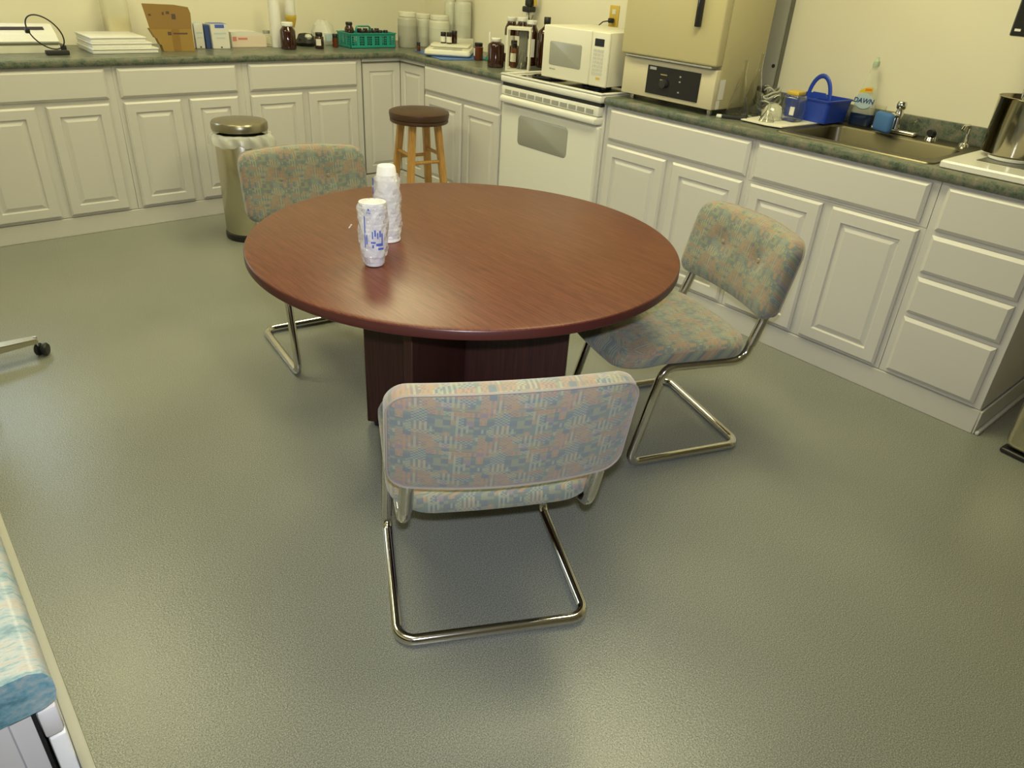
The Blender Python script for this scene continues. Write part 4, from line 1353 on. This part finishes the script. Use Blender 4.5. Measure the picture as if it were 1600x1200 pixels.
obj('white_tip', G().box(-.075, -.0505, -.012, .012, 0, .014, .004, 2), M['whiteplastic'], t)
zc = CT + .0112
t = thing('glass_bowl', 'small upturned round glass bowl on the white cloth', 'bowl', (.235, -2.725, zc))
obj('bowl_glass', G().lathe([(.048, 0), (.050, .002), (.047, .03), (.035, .055), (.015, .068), (0, .070), (0, .067), (.014, .065), (.033, .052), (.0445, .029), (.0465, .001)], seg=28), M['glass'], t)
t = thing('glass_funnel', 'small upturned glass funnel at the front of the white cloth', 'funnel', (.155, -2.752, zc))
obj('funnel_glass', G().lathe([(.034, 0), (.035, .002), (.010, .045), (.007, .05), (.006, .072), (.0045, .072), (.0055, .05), (.0085, .043), (.0325, .002)], seg=24), M['glass'], t)
t = thing('glass_jar', 'square clear glass jar with yellow lid before the blue caddy', 'jar', (.290, -2.790, zc))
obj('jar_glass', G().slab(-.042, .042, -.042, .042, [(.006, 0), (0, .006), (0, .098), (.006, .108), (.0085, .108), (.003, .098), (.003, .008), (.03, .005)], .016, 4, None, 'xy'), M['glass'], t)
obj('yellow_lid', G().box(-.032, .032, -.030, .030, .109, .127, .005, 2), M['yellow'], t)
obj('jar_tag', G().box(-.0435, -.0428, -.032, -.010, .03, .065), M['label'], t, smooth=False)
t = thing('caddy', 'blue plastic carrying caddy with an arched handle beside the sink', 'caddy', (.455, -2.8095, zc), R(-3))


def caddy_tray(g, x0, x1, y0, y1, h, th=.003, fl=.010):
    rect_rings(g, [(x0 + fl, x1 - fl, y0 + fl, y1 - fl, 0, .012), (x0, x1, y0, y1, h, .018), (x0 - .004, x1 + .004, y0 - .004, y1 + .004, h, .02), (x0 - .004, x1 + .004, y0 - .004, y1 + .004, h - .006, .02)][::1][:3], seg=4) if False else None
    rr = [(x0 + fl, x1 - fl, y0 + fl, y1 - fl, 0, .012), (x0, x1, y0, y1, h - .006, .018), (x0 - .005, x1 + .005, y0 - .005, y1 + .005, h - .006, .02), (x0 - .005, x1 + .005, y0 - .005, y1 + .005, h, .02), (x0 + th, x1 - th, y0 + th, y1 - th, h, .016), (x0 + fl + th, x1 - fl - th, y0 + fl + th, y1 - fl - th, th, .010)]
    rect_rings(g, rr, seg=4)
    return g


g = caddy_tray(G(), -.095, .095, -.118, .118, .098)
bmesh.ops.holes_fill(g.bm, edges=[e for e in g.bm.edges if e.is_boundary], sides=0)
obj('caddy_body', g, M['blue'], t)
obj('handle', G().tube([(0, .055 * math.cos(a * PI / 16), .085 + .10 * math.sin(a * PI / 16)) for a in range(17)], .0045, 8, ry=.010), M['blue'], t)
obj('divider', G().box(-.088, .088, -.004, .004, .006, .090).poly([(-.05, .09), (.05, .09), (.03, .115), (-.03, .115)], -.003, .003, 'x', T=Matrix.Identity(4)), M['blue'], t, smooth=False)

# dish soap bottle
t = thing('soap_bottle', 'half-empty clear dish soap bottle with a blue oval label', 'bottle', (.570, -2.979, CT + .0056), RZ + R(2))
prof_b = [(.004, 0), (0, .006), (-.001, .03), (0, .055), (.008, .12), (.022, .18), (.034, .225), (.040, .246)]
obj('bottle_body', G().slab(-.052, .052, -.026, .026, [(a if a > 0 else 0, z_) for a, z_ in prof_b], .025, 6, lambda x, y, z_: (x * (1 if z_ < .10 else 1), y * (1 - .45 * max(0, (z_ - .1) / .14)), z_), 'xy'), M['clearbottle'], t)
obj('blue_soap', G().slab(-.0535, .0535, -.0275, .0275, [(.003, .0005), (0, .006), (0, .050), (.001, .051)], .024, 6, None, 'xy'), M['dishsoap'], t)
obj('cap', G().lathe([(.013, .2465), (.0145, .252), (.013, .269), (.008, .274), (.006, .286), (0, .287)], seg=18), mat('pale_green_cap', (.50, .62, .45), .4), t)
lb = obj('oval_label', G().lathe([(0, -.0005), (.040, -.0005), (.040, .0004), (0, .0006)], seg=32, T=Matrix.Translation((0, -.0275, .105)) @ Matrix.Rotation(PI / 2, 4, 'X') @ Matrix.Scale(.82, 4, (0, 1, 0))), M['pale'], t)
text('label_lettering', 'DAWN', .029, M['navy'], lb, (0, -.0292, .105), (PI / 2, 0, 0), shear=.2, bold=.0006)
obj('yellow_band', G().poly([(-.030, .136), (.030, .146), (.028, .163), (-.005, .161), (-.028, .146)], -.0275, -.0265, 'y'), mat('label_yellow', (.75, .55, .04), .5), lb, smooth=False)
obj('orange_band', G().poly([(-.005, .146), (.026, .150), (.024, .159), (-.005, .157)], -.0282, -.0276, 'y'), M['orange'], lb, smooth=False)

# hot plate with pot and overhead stirrer
t = thing('hot_plate', 'flat white hot plate with a grey panel at the right end of the worktop', 'hot plate', (.0, -3.560, CT + .0006), RZ)
obj('plate_body', G().slab(.0, .44, .03, .55, [(.004, 0), (0, .003), (0, .020), (.005, .026)], .012, 4, None, 'xy'), M['enamel'], t)
obj('grey_panel', G().box(.075, .40, .16, .50, .0262, .0275, .0005, 1), mat('grey_ceramic', (.10, .11, .10), .3), t)
obj('white_disc', G().lathe([(0, .0276), (.075, .0276), (.078, .030), (.078, .038), (0, .039)], (.145, .30, 0), 40), M['enamel'], t)
t = thing('pot', 'tall shiny steel pot standing on the white hot plate', 'pot', (.345, -3.692, CT + .0405))
obj('pot_body', G().lathe([(0, 0), (.104, 0), (.110, .005), (.111, .195), (.114, .199), (.111, .201), (.108, .195), (.107, .007), (0, .004)], seg=56), mat('polished_pot', (.50, .46, .36), .10, 1.0), t)
t = thing('overhead_stirrer', 'black overhead stirrer with steel shaft above the steel pot', 'stirrer', (.42, -3.60, 0))
obj('motor_housing', G().box(-.06, .06, -.065, .07, 1.345, 1.56, .006, 2), mat('dark_slate_plastic', (.045, .055, .06), .35), t)
obj('display_frame', G().box(-.063, -.0602, -.060, .064, 1.350, 1.555, .001, 1), M['darkglass'], t)
obj('small_symbol', G().box(-.0645, -.0632, .035, .055, 1.362, 1.370), M['whiteplastic'], t, smooth=False)
obj('shaft', G().tube([(-.02, -.035, 1.344), (-.075, -.055, .975)], .005, 10), M['chrome'], t)
obj('paddle', G().box(-.105, -.045, -.057, -.053, .965, .99), M['chrome'], t)
obj('support_arm', G().box(.0605, .209, -.02, .02, 1.43, 1.47), M['wiregrey'], t)
